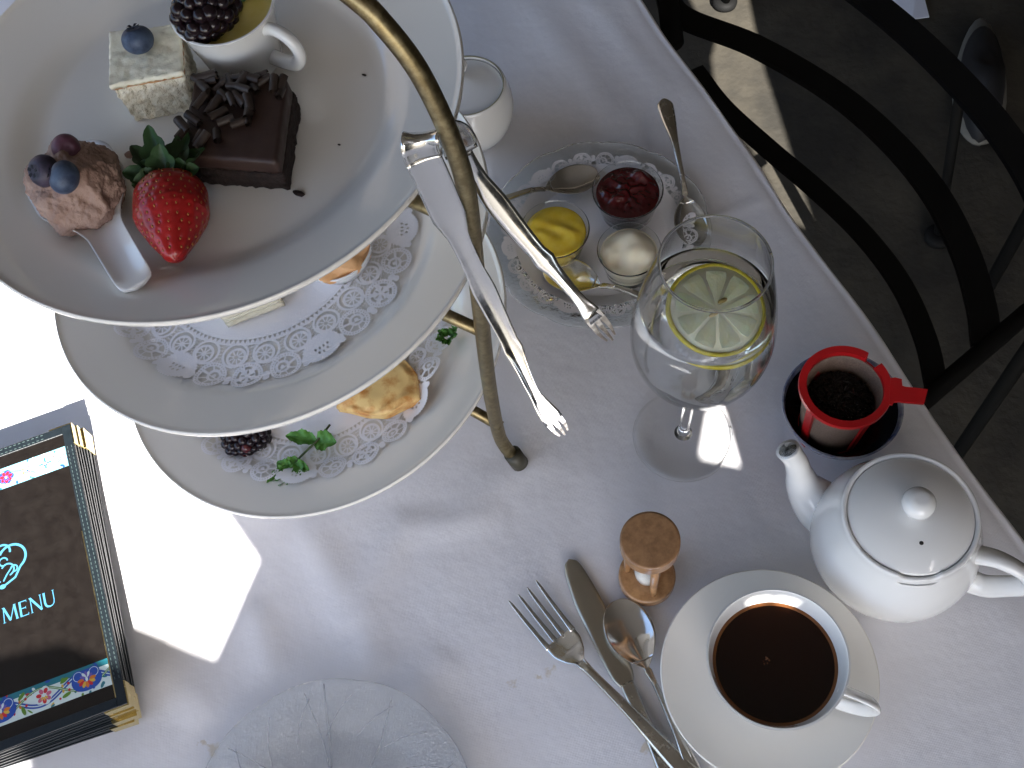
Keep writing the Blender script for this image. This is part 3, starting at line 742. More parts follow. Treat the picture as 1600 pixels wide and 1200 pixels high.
# mug with custard
mh=.034
mt=onp(K,353,9,mh); mb=onp(K,380,92,.002)
mc=(mt+mb)/2
mg=thing('espresso_mug','small white porcelain mug of yellow custard behind the chocolate cake','mug')
mrot=math.atan2(onp(K,480,90,.018).y-mc.y,onp(K,480,90,.018).x-mc.x); print('MUG',mt,mb)
mpos=Vector((mt.x*.5+mb.x*.5,mt.y*.5+mb.y*.5,-.0185)); place(mg,K,mpos,mrot); mg.scale=(1.07,1.07,1.07)
mp=sp2([(0,.0003),(.0170,.0003),(.0182,.002),(.0200,.012),(.0228,.026),(.0246,.0335),(.0250,.0343),(.0243,.0347),(.0233,.0338),(.0215,.026),(.0190,.012),(.016,.004),(0,.0036)],4)
mk('body',*lathe(mp,72),M['porcelain_white'],mg)
mk('handle',*tube(smoothp([(.0205,0,.027),(.028,0,.0295),(.0355,0,.026),(.038,0,.018),(.034,0,.0100),(.026,0,.0080),(.0175,0,.0085)],6),.0030,14,flat=1.25),M['porcelain_white'],mg)
cu=mk('custard',*lathe([(0,.0010),(.010,.0012),(.018,.0006),(.0222,0),(.0222,-.004),(0,-.004)],48,zmod=lambda a,r,z:.0005*math.sin(3*a)*(r>.005)),M['custard']); place(cu,K,(mpos.x,mpos.y,-.0185+.0305)); cu.scale=(1.06,1.06,1); tag(cu,'pale yellow lemon custard filling the small white mug','custard')
bp=onp(K,322,17,.040)
Mb=PM[K]@Matrix.Translation(bp)@Matrix.Rotation(R_(40),4,'Z')@Matrix.Rotation(.2,4,'Y')
blackberry('glossy blackberry resting on the custard in the mug',Mb,.033,.0275,3,())
ml=thing('mint_leaf','small green mint leaf tip on the custard at the photo top','mint leaf'); place(ml,K,onp(K,372,-2,.034),R_(10))
mk('blade',*leafmesh(.014,.008,.1,8,.2,16,.2,seed=1,ruffle=.2),M['mint'],ml)
# porcelain tasting spoon with mousse
sp0=onp(K,122,288,.006); sp1=onp(K,218,448,.011)
dv=Vector((sp1.x-sp0.x,sp1.y-sp0.y,0)); Ls=dv.length; sang=math.atan2(dv.y,dv.x)
tsp=thing('tasting_spoon','white porcelain tasting spoon holding brown mousse','spoon'); place(tsp,K,(sp0.x,sp0.y,-.0185),sang)
xs=[-.024+i*(Ls+.026)/60 for i in range(61)]
def hwS(x): 
    return max(.0015,interp(x,[(-.0242,.0005),(-.0232,.0075),(-.018,.0175),(-.006,.0235),(.008,.0235),(.020,.0185),(.032,.0118),(.042,.0094),(Ls-.012,.0090),(Ls-.003,.0086),(Ls+.0008,.0066),(Ls+.0019,.003)]))
def bsS(x): return interp(x,[(-.024,.004),(-.01,.0016),(.01,.0018),(.03,.006),(Ls-.006,.0125),(Ls+.002,.0135)])
def prS(x,t):
    d=interp(x,[(-.024,.003),(-.012,.0085),(.008,.0085),(.026,.0052),(Ls-.014,.0034),(Ls-.006,.0030),(Ls-.0015,.0004),(Ls+.002,.0001)]); return d*abs(t)**2.4
mk('spoon_body',*strip(xs,hwS,bsS,lambda x:.0028,prS,21),M['porcelain_white'],tsp)
mpos2=sp0
def mouF(c):
    r=Vector((c.x*.0225,c.y*.0222,c.z*.018))
    n=noise.noise(c*1.7+Vector((3,1,0)))*.0045+noise.noise(c*4.1)*.0016+abs(noise.noise(c*9))*.0013+noise.noise(c*22)*.0005
    ridge=.0025*math.exp(-((c.x*.8+c.y*.5-.15)/.12)**2)*(c.z>0)
    return r+c*(n+ridge)
mo=mk('mousse',*ico(1,6,mouF),M['mousse']); place(mo,K,onp(K,120,292,.015),0); tag(mo,'scoop of light brown chocolate mousse in the porcelain spoon','mousse')
blueberry('purplish blueberry on the mousse, uppermost of the three',K,103,231,.033,.0067,M['blueberry_purple'],(.9,.4),False)
blueberry('dark blueberry on the mousse left of the two touching ones',K,69,267,.033,.0077,M['blueberry_dark'],(.6,-.5),True)
blueberry('blue blueberry with dark crown on the mousse, lowest of the three',K,100,277,.036,.0079,M['blueberry'],(-.2,-1.0),True)
o=mk('mousse_crumb',*ico(1,2,lambda c:Vector((c.x*.0028,c.y*.0018,c.z*.002))*(1+.4*noise.noise(c*2))),M['mousse']); place(o,K,onp(K,203,241,.003)); tag(o,'small brown mousse crumb beside the strawberry leaves','crumb')
# strawberry
s0=onp(K,268,288,.014); s1=onp(K,282,420,.010); sv=Vector((s1.x-s0.x,s1.y-s0.y,0)); SL=sv.length; sa=math.atan2(sv.y,sv.x)
sb=thing('strawberry','whole red strawberry with green leaves between the spoon and chocolate cake','strawberry'); place(sb,K,(s0.x,s0.y,-.0185),sa)
def sr(x): return interp(x/SL,[(0,.009),(.06,.0142),(.22,.0176),(.42,.0176),(.66,.0132),(.86,.0074),(.96,.0042),(1,.0001)])
SR=.0180
def sbF():
    V=[];F=[];nx,na=80,96
    seeds=[]
    for i in range(13):
        x=SL*(.04+.92*i/13); c=max(5,int(2*PI*sr(x)/.0050))
        for j in range(c): seeds.append((x+random.uniform(-.0007,.0007),2*PI*(j+.5*(i%2)+random.uniform(-.16,.16))/c))
    SA=np.array(seeds)
    for i in range(nx+1):
        x=SL*(1-(1-i/nx)**1.0); r=sr(x)
        for j in range(na):
            a=2*PI*j/na
            da=np.abs((SA[:,1]-a+PI)%(2*PI)-PI)*r; d=np.hypot(SA[:,0]-x,da).min()
            rr=r-.0007*math.exp(-(d/.0010)**2)+.0006*noise.noise(Vector((x*60,math.cos(a)*2,math.sin(a)*2)))
            V.append((x,rr*math.cos(a),rr*math.sin(a)*.92+SR*.92))
    for i in range(nx):
        for j in range(na):
            k=(j+1)%na; F.append((i*na+j,i*na+k,(i+1)*na+k,(i+1)*na+j))
    F.append(tuple(range(na))); return (V,F),seeds
sbm,seeds=sbF(); mk('flesh',*sbm,M['strawberry'],sb)
sv_=[]
for x,a in seeds:
    r=sr(x)-.0005; m4=Matrix.Translation((x,r*math.cos(a),r*math.sin(a)*.92+SR*.92))@Matrix.Diagonal((.00095,.00050,.00050,1)); sv_.append(xf(ico(1,1),m4))
tag(mk('seeds',*join(*sv_),M['seed'],sb),kind='stuff')
for i,(ang,L,tl_) in enumerate(((186,.030,.30),(150,.027,.10),(215,.027,.15),(118,.024,.1),(246,.022,.1),(92,.018,.2),(270,.016,.2),(170,.018,.8))):
    o=mk('leaf',*leafmesh(L,.0140,.12,3,.25,14,.35,.0005,i,.15),M['leaf_dark'],sb)
    o.matrix_local=Matrix.Translation((.0035,0,SR*.92+.004))@Matrix.Rotation(R_(ang),4,'Z')@Matrix.Rotation(-tl_*.9,4,'Y')@Matrix.Rotation((i%3-1)*.4,4,'X')
# ---- middle plate
K=1
rk=onp(1,528,396,.010)
rm=thing('ramekin','small white porcelain ramekin on the middle tier holding orange cream','ramekin'); place(rm,1,(rk.x,rk.y,-.0170))
mk('ramekin_body',*lathe(sp2([(0,0),(.0140,0),(.0165,.002),(.0195,.006),(.0212,.0105),(.0206,.0114),(.0198,.0106),(.0175,.006),(.014,.003),(0,.0025)],4),56),M['porcelain_white'],rm)
o=mk('orange_cream',*ico(1,5,lambda c:Vector((c.x*.0198,c.y*.0198,c.z*.009))*(1+.10*noise.noise(c*2.1)+.06*abs(noise.noise(c*5))+.04*math.sin(6*math.atan2(c.y,c.x)+3*c.z)*(c.z>0))),M['salmon']); place(o,1,(rk.x,rk.y,-.0170+.0095)); tag(o,'piped orange salmon cream mound in the middle tier ramekin','cream')
s_=[onp(1,345,500,.011),onp(1,438,464,.011),onp(1,412,420,.011),onp(1,325,445,.011)]
sc_=sum(s_,Vector())/4; sw=thing('tea_sandwich','pale bread tea sandwich mostly hidden under the top plate','sandwich'); place(sw,1,(sc_.x,sc_.y,-.0170))
tl=[p-Vector((sc_.x,sc_.y,-.0170)) for p in s_]
mk('bread_slice',*block(at_h(tl,.011),at_h(tl,.0072),12,.0005,300,7,3),M['bread'],sw); mk('filling',*block(at_h(tl,.0074,.99),at_h(tl,.0050,.99),10,.0004,300,8,2),M['cream'],sw); mk('bread_slice',*block(at_h(tl,.0052),at_h(tl,.0005),12,.0005,300,9,3),M['bread'],sw)
# ---- bottom plate
pc=[onp(0,512,648,.009),onp(0,600,648,.010),onp(0,664,626,.010),onp(0,657,585,.010),onp(0,622,548,.010),onp(0,530,590,.010)]
c6=sum(pc,Vector())/6; pa=thing('pastry','golden brown baked pastry on the bottom tier doily','pastry'); place(pa,0,(c6.x,c6.y,-.0160))
def pastryF(c):
    a=math.atan2(c.y,c.x); pts=[((p.x-c6.x),(p.y-c6.y)) for p in pc]
    # radius of the rounded hexagon in direction a
    best=0
    for i in range(6):
        x1,y1=pts[i];x2,y2=pts[(i+1)%6]; dx,dy=math.cos(a),math.sin(a); den=dx*(y2-y1)-dy*(x2-x1)
        if abs(den)<1e-9: continue
        t=(x1*(y2-y1)-y1*(x2-x1))/den; u=(x1*dy-y1*dx)/den if False else None
        if t>0:
            px,py=dx*t,dy*t; L2=(x2-x1)**2+(y2-y1)**2; s=((px-x1)*(x2-x1)+(py-y1)*(y2-y1))/L2
            if -.001<=s<=1.001: best=t
    best=best*.6+.022*.4
    rxy=math.hypot(c.x,c.y); f=min(1,rxy**.6*1.02) if rxy>0 else 0
    z=.0068+math.copysign(abs(c.z)**.6,c.z)*.0068
    n=noise.noise(c*2.5)*.0012
    return Vector((math.cos(a)*best*f,math.sin(a)*best*f,z+n*1.3))
mk('crust',*ico(1,5,pastryF),M['pastry'],pa)
bq=onp(0,385,684,.008)
blackberry('dark blackberry with one red drupelet on the bottom tier doily',PM[0]@Matrix.Translation(bq)@Matrix.Rotation(R_(5),4,'Z'),.032,.0225,9,(22,30))
ms=thing('mint_sprig','green mint sprig with a dark stem lying across the bottom doily','mint sprig'); ma=onp(0,516,664,.006); mb_=onp(0,448,742,.006); place(ms,0,(mb_.x,mb_.y,-.0150),math.atan2(ma.y-mb_.y,ma.x-mb_.x)); mL=(ma-mb_).length
mk('stem',*tube(smoothp([(0,0,.0015),(mL*.3,.001,.0028),(mL*.7,-.001,.0035),(mL,0,.003)],5),.00075,8),M['stem'],ms)
for x,ang,L,Wd,rl in ((.68,118,.017,.0085,.2),(.66,-60,.0125,.0115,.3),(.30,150,.010,.006,.2),(.12,160,.013,.008,.3),(.16,-70,.010,.008,.2),(.02,175,.015,.009,.1),(.05,-150,.012,.008,.5),(.10,100,.009,.007,.2),(.26,-120,.009,.006,.3)):
    o=mk('leaf',*leafmesh(L*1.25,Wd*1.3,.05,9,.18,18,.3,.0003,L*999,.25),M['mint'],ms); o.matrix_local=Matrix.Translation((x*mL,0,.003))@Matrix.Rotation(R_(ang),4,'Z')@Matrix.Rotation(rl*.3,4,'X')@Matrix.Rotation(-.1,4,'Y')
gl=thing('parsley_leaf','small curly green garnish leaf at the right of the bottom tier','garnish'); place(gl,0,onp(0,701,529,.008))
for i in range(9):
    o=mk('leaflet',*leafmesh(.0055+.0012*(i%3),.0055,.3,4,.5,10,.6,.0003,i*2,.7),M['mint'],gl); o.matrix_local=Matrix.Translation((.002*math.cos(i*2.4),.002*math.sin(i*2.4),.001*(i%3)))@Matrix.Rotation(i*2.4,4,'Z')@Matrix.Rotation(-.3-.2*(i%2),4,'Y')

# ------------------------------------------------------------------ tongs
tg0=at(655,232,.345); tgo=thing('serving_tongs','silver serving tongs hung over the curved brass handle','tongs',tg0)
A1=[(880,675,.180),(838,620,.198),(802,545,.222),(756,452,.260),(708,352,.303),(676,280,.335),(662,250,.348)]
A2=[(722,240,.318),(754,290,.297),(818,370,.266),(886,446,.238),(955,528,.214)]
b0=at(*A1[-1]);b1=at(*A2[0]);mid=(b0+b1)/2;rb=(b1-b0).length/2
top_=[mid+(b0-mid)*math.cos(a)*(1+.25*math.sin(a))+Vector((-.05,0,1)).normalized()*rb*.95*math.sin(a) for a in np.linspace(0,PI,9)[1:-1]]
P=smoothp([at(*p)-tg0 for p in A1]+[p-tg0 for p in top_]+[at(*p)-tg0 for p in A2],6)
Lt=[0]
for a,b in zip(P,P[1:]): Lt.append(Lt[-1]+(b-a).length)
print('TONGS len',Lt[-1])
def mk_tongs():
    n1=len(A1)*6-6; n2=n1+ (len(top_)+1)*6
    def wid(d):      # d: distance from the claw tip
        w_=interp(d,[(0,.0045),(.004,.0050),(.010,.0056),(.018,.0048),(.028,.0030),(.034,.0031),(.052,.0045),(.055,.0057),(.058,.0045),(.078,.0052),(.098,.0059),(.116,.0047),(.132,.0048),(.15,.0080)])
        return w_
    def seg(i0,i1,name,tipd):
        pts=P[i0:i1+1]
        def sec(i,s):
            d=tipd(i+i0); hw=wid(d); th=.0007; cr=.0012 if .03<d<.5 else .0004
            c=[]
            for k in range(9):
                t=-1+k/4; c.append((t*hw,th/2+cr*(1-t*t)-cr*.5))
            for k in range(9):
                t=1-k/4; c.append((t*hw,-th/2+cr*(1-t*t)-cr*.5))
            return c
        return mk(name,*sweep(pts,sec,ref=(1,.12,.05)),M['silver'],tgo)
    tot=Lt[-1]
    seg(2,n1,'arm',lambda i:Lt[i]); seg(n1,n2,'spring_bend',lambda i:.15); seg(n2,len(P)-3,'arm',lambda i:tot-Lt[i])
    # three-fingered claws
    for tip,i0,nxt in ((P[0],2,P[5]),(P[-1],len(P)-3,P[-6])):
        b=P[i0]; t=(tip-b).normalized(); ref=Vector((1,.12,.05)); u=(ref-ref.dot(t)*t).normalized(); v=t.cross(u); L=(tip-b).length+.002
        for k in (-1,0,1):
            pp=[b-t*.004+u*k*.0030,b+t*L*.4+u*k*.0036,b+t*L*(.95-.12*abs(k))+u*k*.0026+v*.001]
            mk('finger',*sweep(smoothp(pp,4),lambda i,s:[(x*.0019*(1-.75*s),y*.0004) for x,y in ((-1,-1),(1,-1),(1,1),(-1,1))],ref=u),M['silver'],tgo,smooth=False)
mk_tongs()

# ------------------------------------------------------------------ sugar bowl behind
sgl=at(728,134,.056); sg=thing('sugar_bowl','white lidded sugar bowl with a thin olive rim line behind the stand','sugar bowl',(sgl.x,sgl.y,0))
mk('body',*lathe(sp2([(0,.0005),(.020,.0005),(.0225,.002),(.030,.012),(.0345,.026),(.0345,.040),(.0315,.053),(.0302,.0562),(.0292,.0566),(.0284,.0556),(.0300,.050),(.032,.04),(.0315,.026),(.026,.010),(0,.006)],4),72),M['porcelain_white'],sg)
mk('lid',*lathe([(0,.0555),(.010,.0553),(.020,.0545),(.0274,.0540),(.0283,.0534),(.0283,.0500),(0,.050)],64),M['porcelain_white'],sg)
mk('rim_line',*tube([(.0290*math.cos(a),.0290*math.sin(a),.0564) for a in np.linspace(0,2*PI,73)],.00062,8),M['olive_line'],sg)
kb=mk('lid_knob',*xf(lathe(sp2([(0,.016),(.005,.0155),(.0078,.012),(.006,.006),(.0035,.003),(.0045,0)],4),32),Matrix.Translation((-.004,.012,.0545))),M['porcelain_white'],sg)

# ------------------------------------------------------------------ cutlery
def handle_prof(L,x0,hz=.0006):
    def f(x,t):
        if x<x0: return 0
        return .0010*(1-t*t)+.0004*math.exp(-((abs(t)-.72)/.12)**2)
    return f
def teaspoon(name,label,p_tip,p_end,L=.135,group=None,warm=True,Wb=.0150,Lb=.046,zt=0,ze=0,bury=0,lift=0):
    d=Vector((p_end.x-p_tip.x,p_end.y-p_tip.y,0)); L=d.length if L is None else L; t=thing(name,label,'spoon',(p_tip.x,p_tip.y,zt),group=group)
    t.rotation_euler=(0,-math.atan2(ze-zt,L),math.atan2(d.y,d.x))
    def hw(x):
        if x<=Lb:
            s=x/Lb; return max(.0003,Wb*(max(0,1-((s-.46)/.47)**2)**.5 if s<.46 else max(.12,(1-((s-.46)/.56)**2))))
        return interp(x,[(Lb,.0026),(Lb+.012,.0019),(L*.62,.0026),(L*.86,.0056),(L*.95,.0062),(L-.0035,.0054),(L-.0010,.0034),(L,.0008)])
    def base(x): return interp(x,[(0,.0048),(Lb*.25,.0016),(Lb*.5,.0008),(Lb*.85,.0042),(Lb+.012,.0110),(L*.6,.0120),(L*.85,.0058),(L,.0020)])
    def pr(x,tt):
        if x<Lb: s=x/Lb; return .0058*math.sin(PI*min(1,s))**.7*tt*tt
        return handle_prof(L,Lb+.01)(x,tt)
    xs=sorted(set([Lb*(1-math.cos(PI*i/44))/2 for i in range(45)]+list(np.linspace(Lb,L-.004,50))+[L-.003,L-.002,L-.001,L-.0003,L]))
    xb=[x for x in xs if x<=Lb*.9+1e-9]; xh=[x for x in xs if x>=Lb*.86]
    mk('bowl',*strip(xb,hw,base,lambda x:.0010,pr,25),M['silver'],t)
    mk('handle',*strip(xh,hw,lambda x:base(x)+.0002,lambda x:interp(x,[(Lb,.0014),(Lb+.015,.0030),(L*.7,.0018),(L,.0012)]),pr,21),M['silver_warm'] if warm else M['silver'],t)
    return t
# on the table
tip=at(962,939,.004); nk=at(1012,1046,.008); dirn=(nk-tip); dirn.z=0; dirn.normalize()
teaspoon('teaspoon','silver teaspoon with its handle under the saucer edge',tip,tip+dirn*.14,.140,group='teaspoons on the table',Wb=.0155,Lb=.048,warm=False)
# fork
ft=at(817,925,.004); fn=at(914,1046,.004); fd=(fn-ft); fd.z=0; fd.normalize()
LF=.170
fe=at(1060,1190,.006); fd2=(fe-fn); fd2.z=0
fk=thing('fork','silver four-tined fork lying across the knife handle','fork',(ft.x,ft.y,0)); fk.rotation_euler=(0,0,math.atan2(fd.y,fd.x))
bend=math.atan2(fd2.y,fd2.x)-math.atan2(fd.y,fd.x)
def fbase(x): return interp(x,[(0,.0062),(.018,.0022),(.034,.0016),(.048,.0040),(.064,.0105),(.10,.0115),(.14,.0085),(LF,.0065)])
HW=.0112
mk('head',*strip(list(np.linspace(.0378,.064,30)),lambda x:interp(x,[(.034,HW),(.044,HW),(.054,.0078),(.0605,.0032),(.064,.0025)]),fbase,lambda x:.0015,lambda x,t:.0012*t*t,15),M['silver'],fk)
for k in range(4):
    yc=-HW+.0013+(k*(2*HW-.0026)/3); yt=yc*1.12
    mk('tine',*strip(list(np.linspace(.0,.040,22)),lambda x:interp(x,[(0,.0004),(.004,.0010),(.03,.0017),(.040,.0021)]),fbase,lambda x:interp(x,[(0,.0005),(.01,.0012),(.037,.0015)]),lambda x,t:.0012*(yc/HW)**2,5,off=lambda x:yt+(yc-yt)*x/.037),M['silver'],fk)
mk('handle',*strip(list(np.linspace(.060,LF-.004,50))+[LF-.002,LF-.0008,LF],lambda x:interp(x,[(.06,.0034),(.070,.0029),(.10,.0036),(.14,.0060),(LF-.006,.0070),(LF,.001)]),lambda x:fbase(x)+.0003,lambda x:interp(x,[(.06,.0018),(.075,.0032),(.12,.0022),(LF,.0014)]),handle_prof(LF,.066),21,off=lambda x:max(0,x-.062)*math.tan(bend)*.9),M['silver_warm'],fk)
# knife
kt=at(889,874,.002); kn=at(981,1072,.002); kd=kn-kt; kd.z=0; kang=math.atan2(kd.y,kd.x); KB=kd.length
kf=thing('table_knife','dull steel table knife lying under the fork','knife',(kt.x,kt.y,0)); kf.rotation_euler=(0,0,kang)
mk('blade',*strip([0,.0006,.0015,.003,.005]+list(np.linspace(.008,KB,34)),lambda x:interp(x,[(0,.0006),(.003,.0045),(.012,.0068),(.035,.0088),(.05,.0088),(KB-.008,.0072),(KB,.0040)]),lambda x:.0018,lambda x:.0013,None,9,off=lambda x:interp(x,[(0,0),(.03,-.0004),(.05,0),(KB,0)])),M['knife_steel'],kf)
mk('handle',*strip(list(np.linspace(KB-.002,KB+.085,40)),lambda x:interp(x,[(KB-.002,.0042),(KB+.006,.0046),(KB+.02,.0040),(KB+.07,.0062),(KB+.082,.006),(KB+.085,.002)]),lambda x:.0024,lambda x:interp(x,[(KB-.002,.0032),(KB+.01,.0042),(KB+.085,.0034)]),lambda x,t:.0004*math.exp(-((abs(t)-.7)/.12)**2) if x>KB+.012 else 0,17),M['silver_warm'],kf)

# ------------------------------------------------------------------ saucer, cup, tea
sc=Vector((.124,.1390,0)); sca=tag(mk('saucer',*lathe(sp2([(0,.0036),(.022,.0036),(.0235,.0052),(.026,.0058),(.040,.0100),(.055,.0158),(.0640,.0196),(.0654,.0200),(.0652,.0186),(.056,.0130),(.040,.0070),(.026,.0022),(.0245,.0004),(.0225,.0004),(.021,.0016),(0,.0016)],4),128),M['porcelain'],loc=sc),'white porcelain saucer under the cup of tea','saucer')
cup=thing('teacup','white porcelain teacup full of dark tea on its saucer','cup',(.1235,.1382,.0042))
hd=at(1374,1110,.045); cup.rotation_euler=(0,0,math.atan2(hd.y-.1382,hd.x-.1235))
mk('body',*lathe(sp2([(0,.0015),(.0165,.0015),(.0180,.0000),(.0200,.0002),(.0215,.004),(.0280,.016),(.0345,.032),(.0385,.048),(.0408,.0604),(.0404,.0613),(.0394,.0608),(.0366,.050),(.0322,.034),(.0255,.018),(.015,.0065),(0,.0055)],4),112),M['porcelain_white'],cup)
mk('handle',*tube(smoothp([(.0380,0,.0505),(.047,0,.0525),(.0585,0,.0500),(.0605,0,.040),(.0555,0,.0270),(.044,0,.0200),(.0305,0,.0205)],6),.0020,16,flat=2.3,ref=(0,0,1) if False else None),M['porcelain_white'],cup)
tag(mk('tea',*lathe([(0,.0475),(.033,.0475),(.0350,.0477),(.0362,.0481),(.0320,.043),(0,.043)],96),M['tea'],loc=cup.location),'dark brown tea filling the white teacup','tea')
tea_=bpy.data.objects['tea']
mk('meniscus',*lathe([(.0343,.0477),(.0352,.0479),(.0364,.0484),(.0366,.0478),(.0343,.0474)],96),M['tea_rim'],tea_)
br_=[]
for i in range(16):
    a_=random.uniform(0,2*PI);q_=abs(random.gauss(0,.0016));s_b=random.uniform(.0002,.0005)
    br_.append(xf(ico(s_b,1),Matrix.Translation((-.004+q_*math.cos(a_),.003+q_*math.sin(a_),.0476))))
for a_ in (.4,.55,.9,2.2,2.35,3.9,4.4,5.5): br_.append(xf(ico(.0005,1),Matrix.Translation((.0345*math.cos(a_),.0345*math.sin(a_),.0478))))
mk('bubbles',*join(*br_),M['tea_rim'],tea_)

# ------------------------------------------------------------------ hourglass
hg=thing('hourglass','small wooden sand timer standing beside the spoon and saucer','hourglass',(.0650,.2165,0))
def disc(z0,z1,r): return lathe(sp2([(0,z0),(r*.9,z0),(r*.985,z0+.001),(r,(z0+z1)/2),(r*.985,z1-.001),(r*.9,z1),(0,z1)],3),56)
mk('base_disc',*disc(0,.009,.0186),M['cork'],hg); mk('top_disc',*disc(.068,.0790,.0182),M['cork_top'],hg)
for k in range(3):
    a=R_(-85+120*k); mk('post',*tube([(.0130*math.cos(a),.0130*math.sin(a),z) for z in (.0085,.02,.05,.0685)],lambda s:.0022+.0009*math.sin(PI*s)**2,12),M['cork'],hg)
gb=mk('glass_bulb',*lathe(sp2([(.0065,.009),(.0085,.014),(.0088,.022),(.006,.031),(.0013,.0365),(.006,.042),(.0088,.053),(.0085,.062),(.0065,.068)],5),40),M['glass_thin'],hg)
mk('sand',*lathe([(0,.0095),(.0075,.0095),(.0082,.015),(.0078,.019),(.004,.0215),(0,.0228)],32),M['sand'],gb)

# ------------------------------------------------------------------ teapot
tp=Vector((.2173,.2023,0)); spt=at(1229,707,.078); hdl=at(1603,912,.050)
pot=thing('teapot','round white porcelain teapot with knobbed lid, spout towards the glass','teapot',tp)
notch=math.atan2((at(1438,912,.083)-tp).y,(at(1438,912,.083)-tp).x)
def rimz(a,r,z):
    d=abs((a-notch+PI)%(2*PI)-PI); return -.0030*max(0,min(1,(.30-d)/.05)) if (z>.079 and r>.036) else 0
bodyp=sp2([(0,.002),(.026,.002),(.0275,.0003),(.0300,.0005),(.0330,.004),(.0430,.016),(.0500,.030),(.0512,.042),(.0485,.056),(.0440,.069),(.0408,.078),(.0398,.0835),(.0388,.0850),(.0372,.0846),(.0366,.0825),(.0368,.078),(.0345,.0775),(.0345,.074),(.043,.062),(.047,.045),(.044,.028),(.03,.010),(0,.006)],4)
mk('body',*lathe(bodyp,128,zmod=rimz),M['porcelain_white'],pot)
lid=mk('lid',*lathe(sp2([(0,.0925),(.012,.0921),(.022,.0902),(.030,.0872),(.0350,.0846),(.0363,.0834),(.0358,.0815),(.030,.080),(.0,.080)],4),96),M['porcelain_white'],pot)
mk('lid_knob',*lathe(sp2([(0,.1105),(.0050,.1100),(.0088,.1068),(.0096,.1025),(.0080,.0980),(.0048,.0950),(.0044,.0925),(.0052,.0905)],5),40),M['porcelain_white'],lid)
vh=at(1440,848,.0912)-tp; vz=interp(math.hypot(vh.x,vh.y),[(0,.0925),(.012,.0921),(.022,.0902),(.030,.0872)]); mk('vent_hole',*xf(lathe([(0,.0003),(.0011,.0003),(.0013,0),(0,-.002)],16),Matrix.Translation((vh.x,vh.y,vz))),M['tea_leaf'],lid)
du=Vector((spt.x-tp.x,spt.y-tp.y,0)); dl=du.length; du.normalize()
pp=[du*.036+Vector((0,0,.026)),du*.050+Vector((0,0,.031)),du*.062+Vector((0,0,.043)),du*.068+Vector((0,0,.058)),du*(dl-.007)+Vector((0,0,.073)),du*dl+Vector((0,0,.083))]
PP=smoothp(pp,7)
def spr(s): return lin(s,[(0,.0195),(.2,.0170),(.45,.0112),(.7,.0080),(.9,.0070),(1,.0076)])
so=tube(PP,spr,28,caps=False); si=tube(PP[-16:],lambda s:.0058,28,caps=False)
V,F=join(so,si); no=len(so[0]); n1=(len(PP)-1)*28; n2=no+(16-1)*28
for k in range(28): l=(k+1)%28; F.append((n1+k,n1+l,n2+l,n2+k))
mk('spout',V,F,M['porcelain_white'],pot)
hu=Vector((hdl.x-tp.x,hdl.y-tp.y,0)); hl=hu.length; hu.normalize()
pp=[hu*.043+Vector((0,0,.064)),hu*.056+Vector((0,0,.069)),hu*(hl-.006)+Vector((0,0,.064)),hu*(hl+.001)+Vector((0,0,.050)),hu*(hl-.008)+Vector((0,0,.034)),hu*.060+Vector((0,0,.0225)),hu*.046+Vector((0,0,.021))]
mk('handle',*tube(smoothp(pp,7),lambda s:.0042+.0012*abs(2*s-1)**2,20,flat=1.55,ref=hu.cross(Vector((0,0,1))) if False else None),M['porcelain_white'],pot)

# ------------------------------------------------------------------ bowl with tea strainer
bc=at(1316,632,.031); bc.z=0
tag(mk('tea_bowl',*lathe(sp2([(0,.004),(.017,.004),(.0175,.0004),(.020,.0004),(.0215,.004),(.030,.011),(.0365,.022),(.0395,.0312),(.0391,.0322),(.0381,.0315),(.0350,.023),(.028,.0135),(.018,.0070),(0,.0062)],4),96),None,loc=bc,
   mats=[M['bowl_rim'],M['bowl_in']]),'small blue-rimmed bowl with a dark navy inside near the table edge','bowl')
ob=bpy.data.objects['tea_bowl']; me=ob.data
fm=[1 if (sum((me.vertices[i].co.x**2+me.vertices[i].co.y**2)**.5 for i in p.vertices)/len(p.vertices)<.0372 and p.normal.z>-.05 and (p.normal.x*p.center.x+p.normal.y*p.center.y)<=1e-5) else 0 for p in me.polygons]
me.polygons.foreach_set('material_index',fm); me.update()
so_=thing('tea_strainer','red plastic tea strainer basket of used leaves standing in the bowl','tea strainer',(.2072,.2955,.0075))
zr=.0660
tt=at(1440,618,.074)-so_.location; ta=math.atan2(tt.y,tt.x)
nt_=at(1374,553,.074)-so_.location; na_=math.atan2(nt_.y,nt_.x)
def ringmod(a,r,z): return 1
def ring_strain():
    n=140;V=[];F=[];prof=[(.0240,zr),(.0288,zr+.0004),(.0290,zr-.0026),(.0262,zr-.0030),(.0255,zr-.0085),(.0240,zr-.0085)]
    m=len(prof)
    idx=[]
    for i in range(n):
        a=2*PI*i/n; d=abs((a-na_+PI)%(2*PI)-PI); cut=d<.17
        for r,z in prof:
            if cut: r=min(r,.0258); z=min(z,zr-.0045)
            V.append((r*math.cos(a),r*math.sin(a),z))
    for i in range(n):
        j=(i+1)%n
        for k in range(m):
            l=(k+1)%m; F.append((i*m+k,j*m+k,j*m+l,i*m+l))
    return V,F
mk('rim_ring',*ring_strain(),M['red_plastic'],so_,smooth=False)
for k in range(4):
    a=ta+R_(42+90*k); P=[(( .0256-.0040*s)*math.cos(a),(.0248-.0045*s)*math.sin(a),zr-.006-(zr-.008)*s) for s in (0,.33,.66,1)]
    mk('upright',*sweep(P,lambda i,s:[(x*.0030,y*.0010) for x,y in ((-1,-1),(1,-1),(1,1),(-1,1))],ref=(-math.sin(a),math.cos(a),0)),M['red_plastic'],so_,smooth=False)
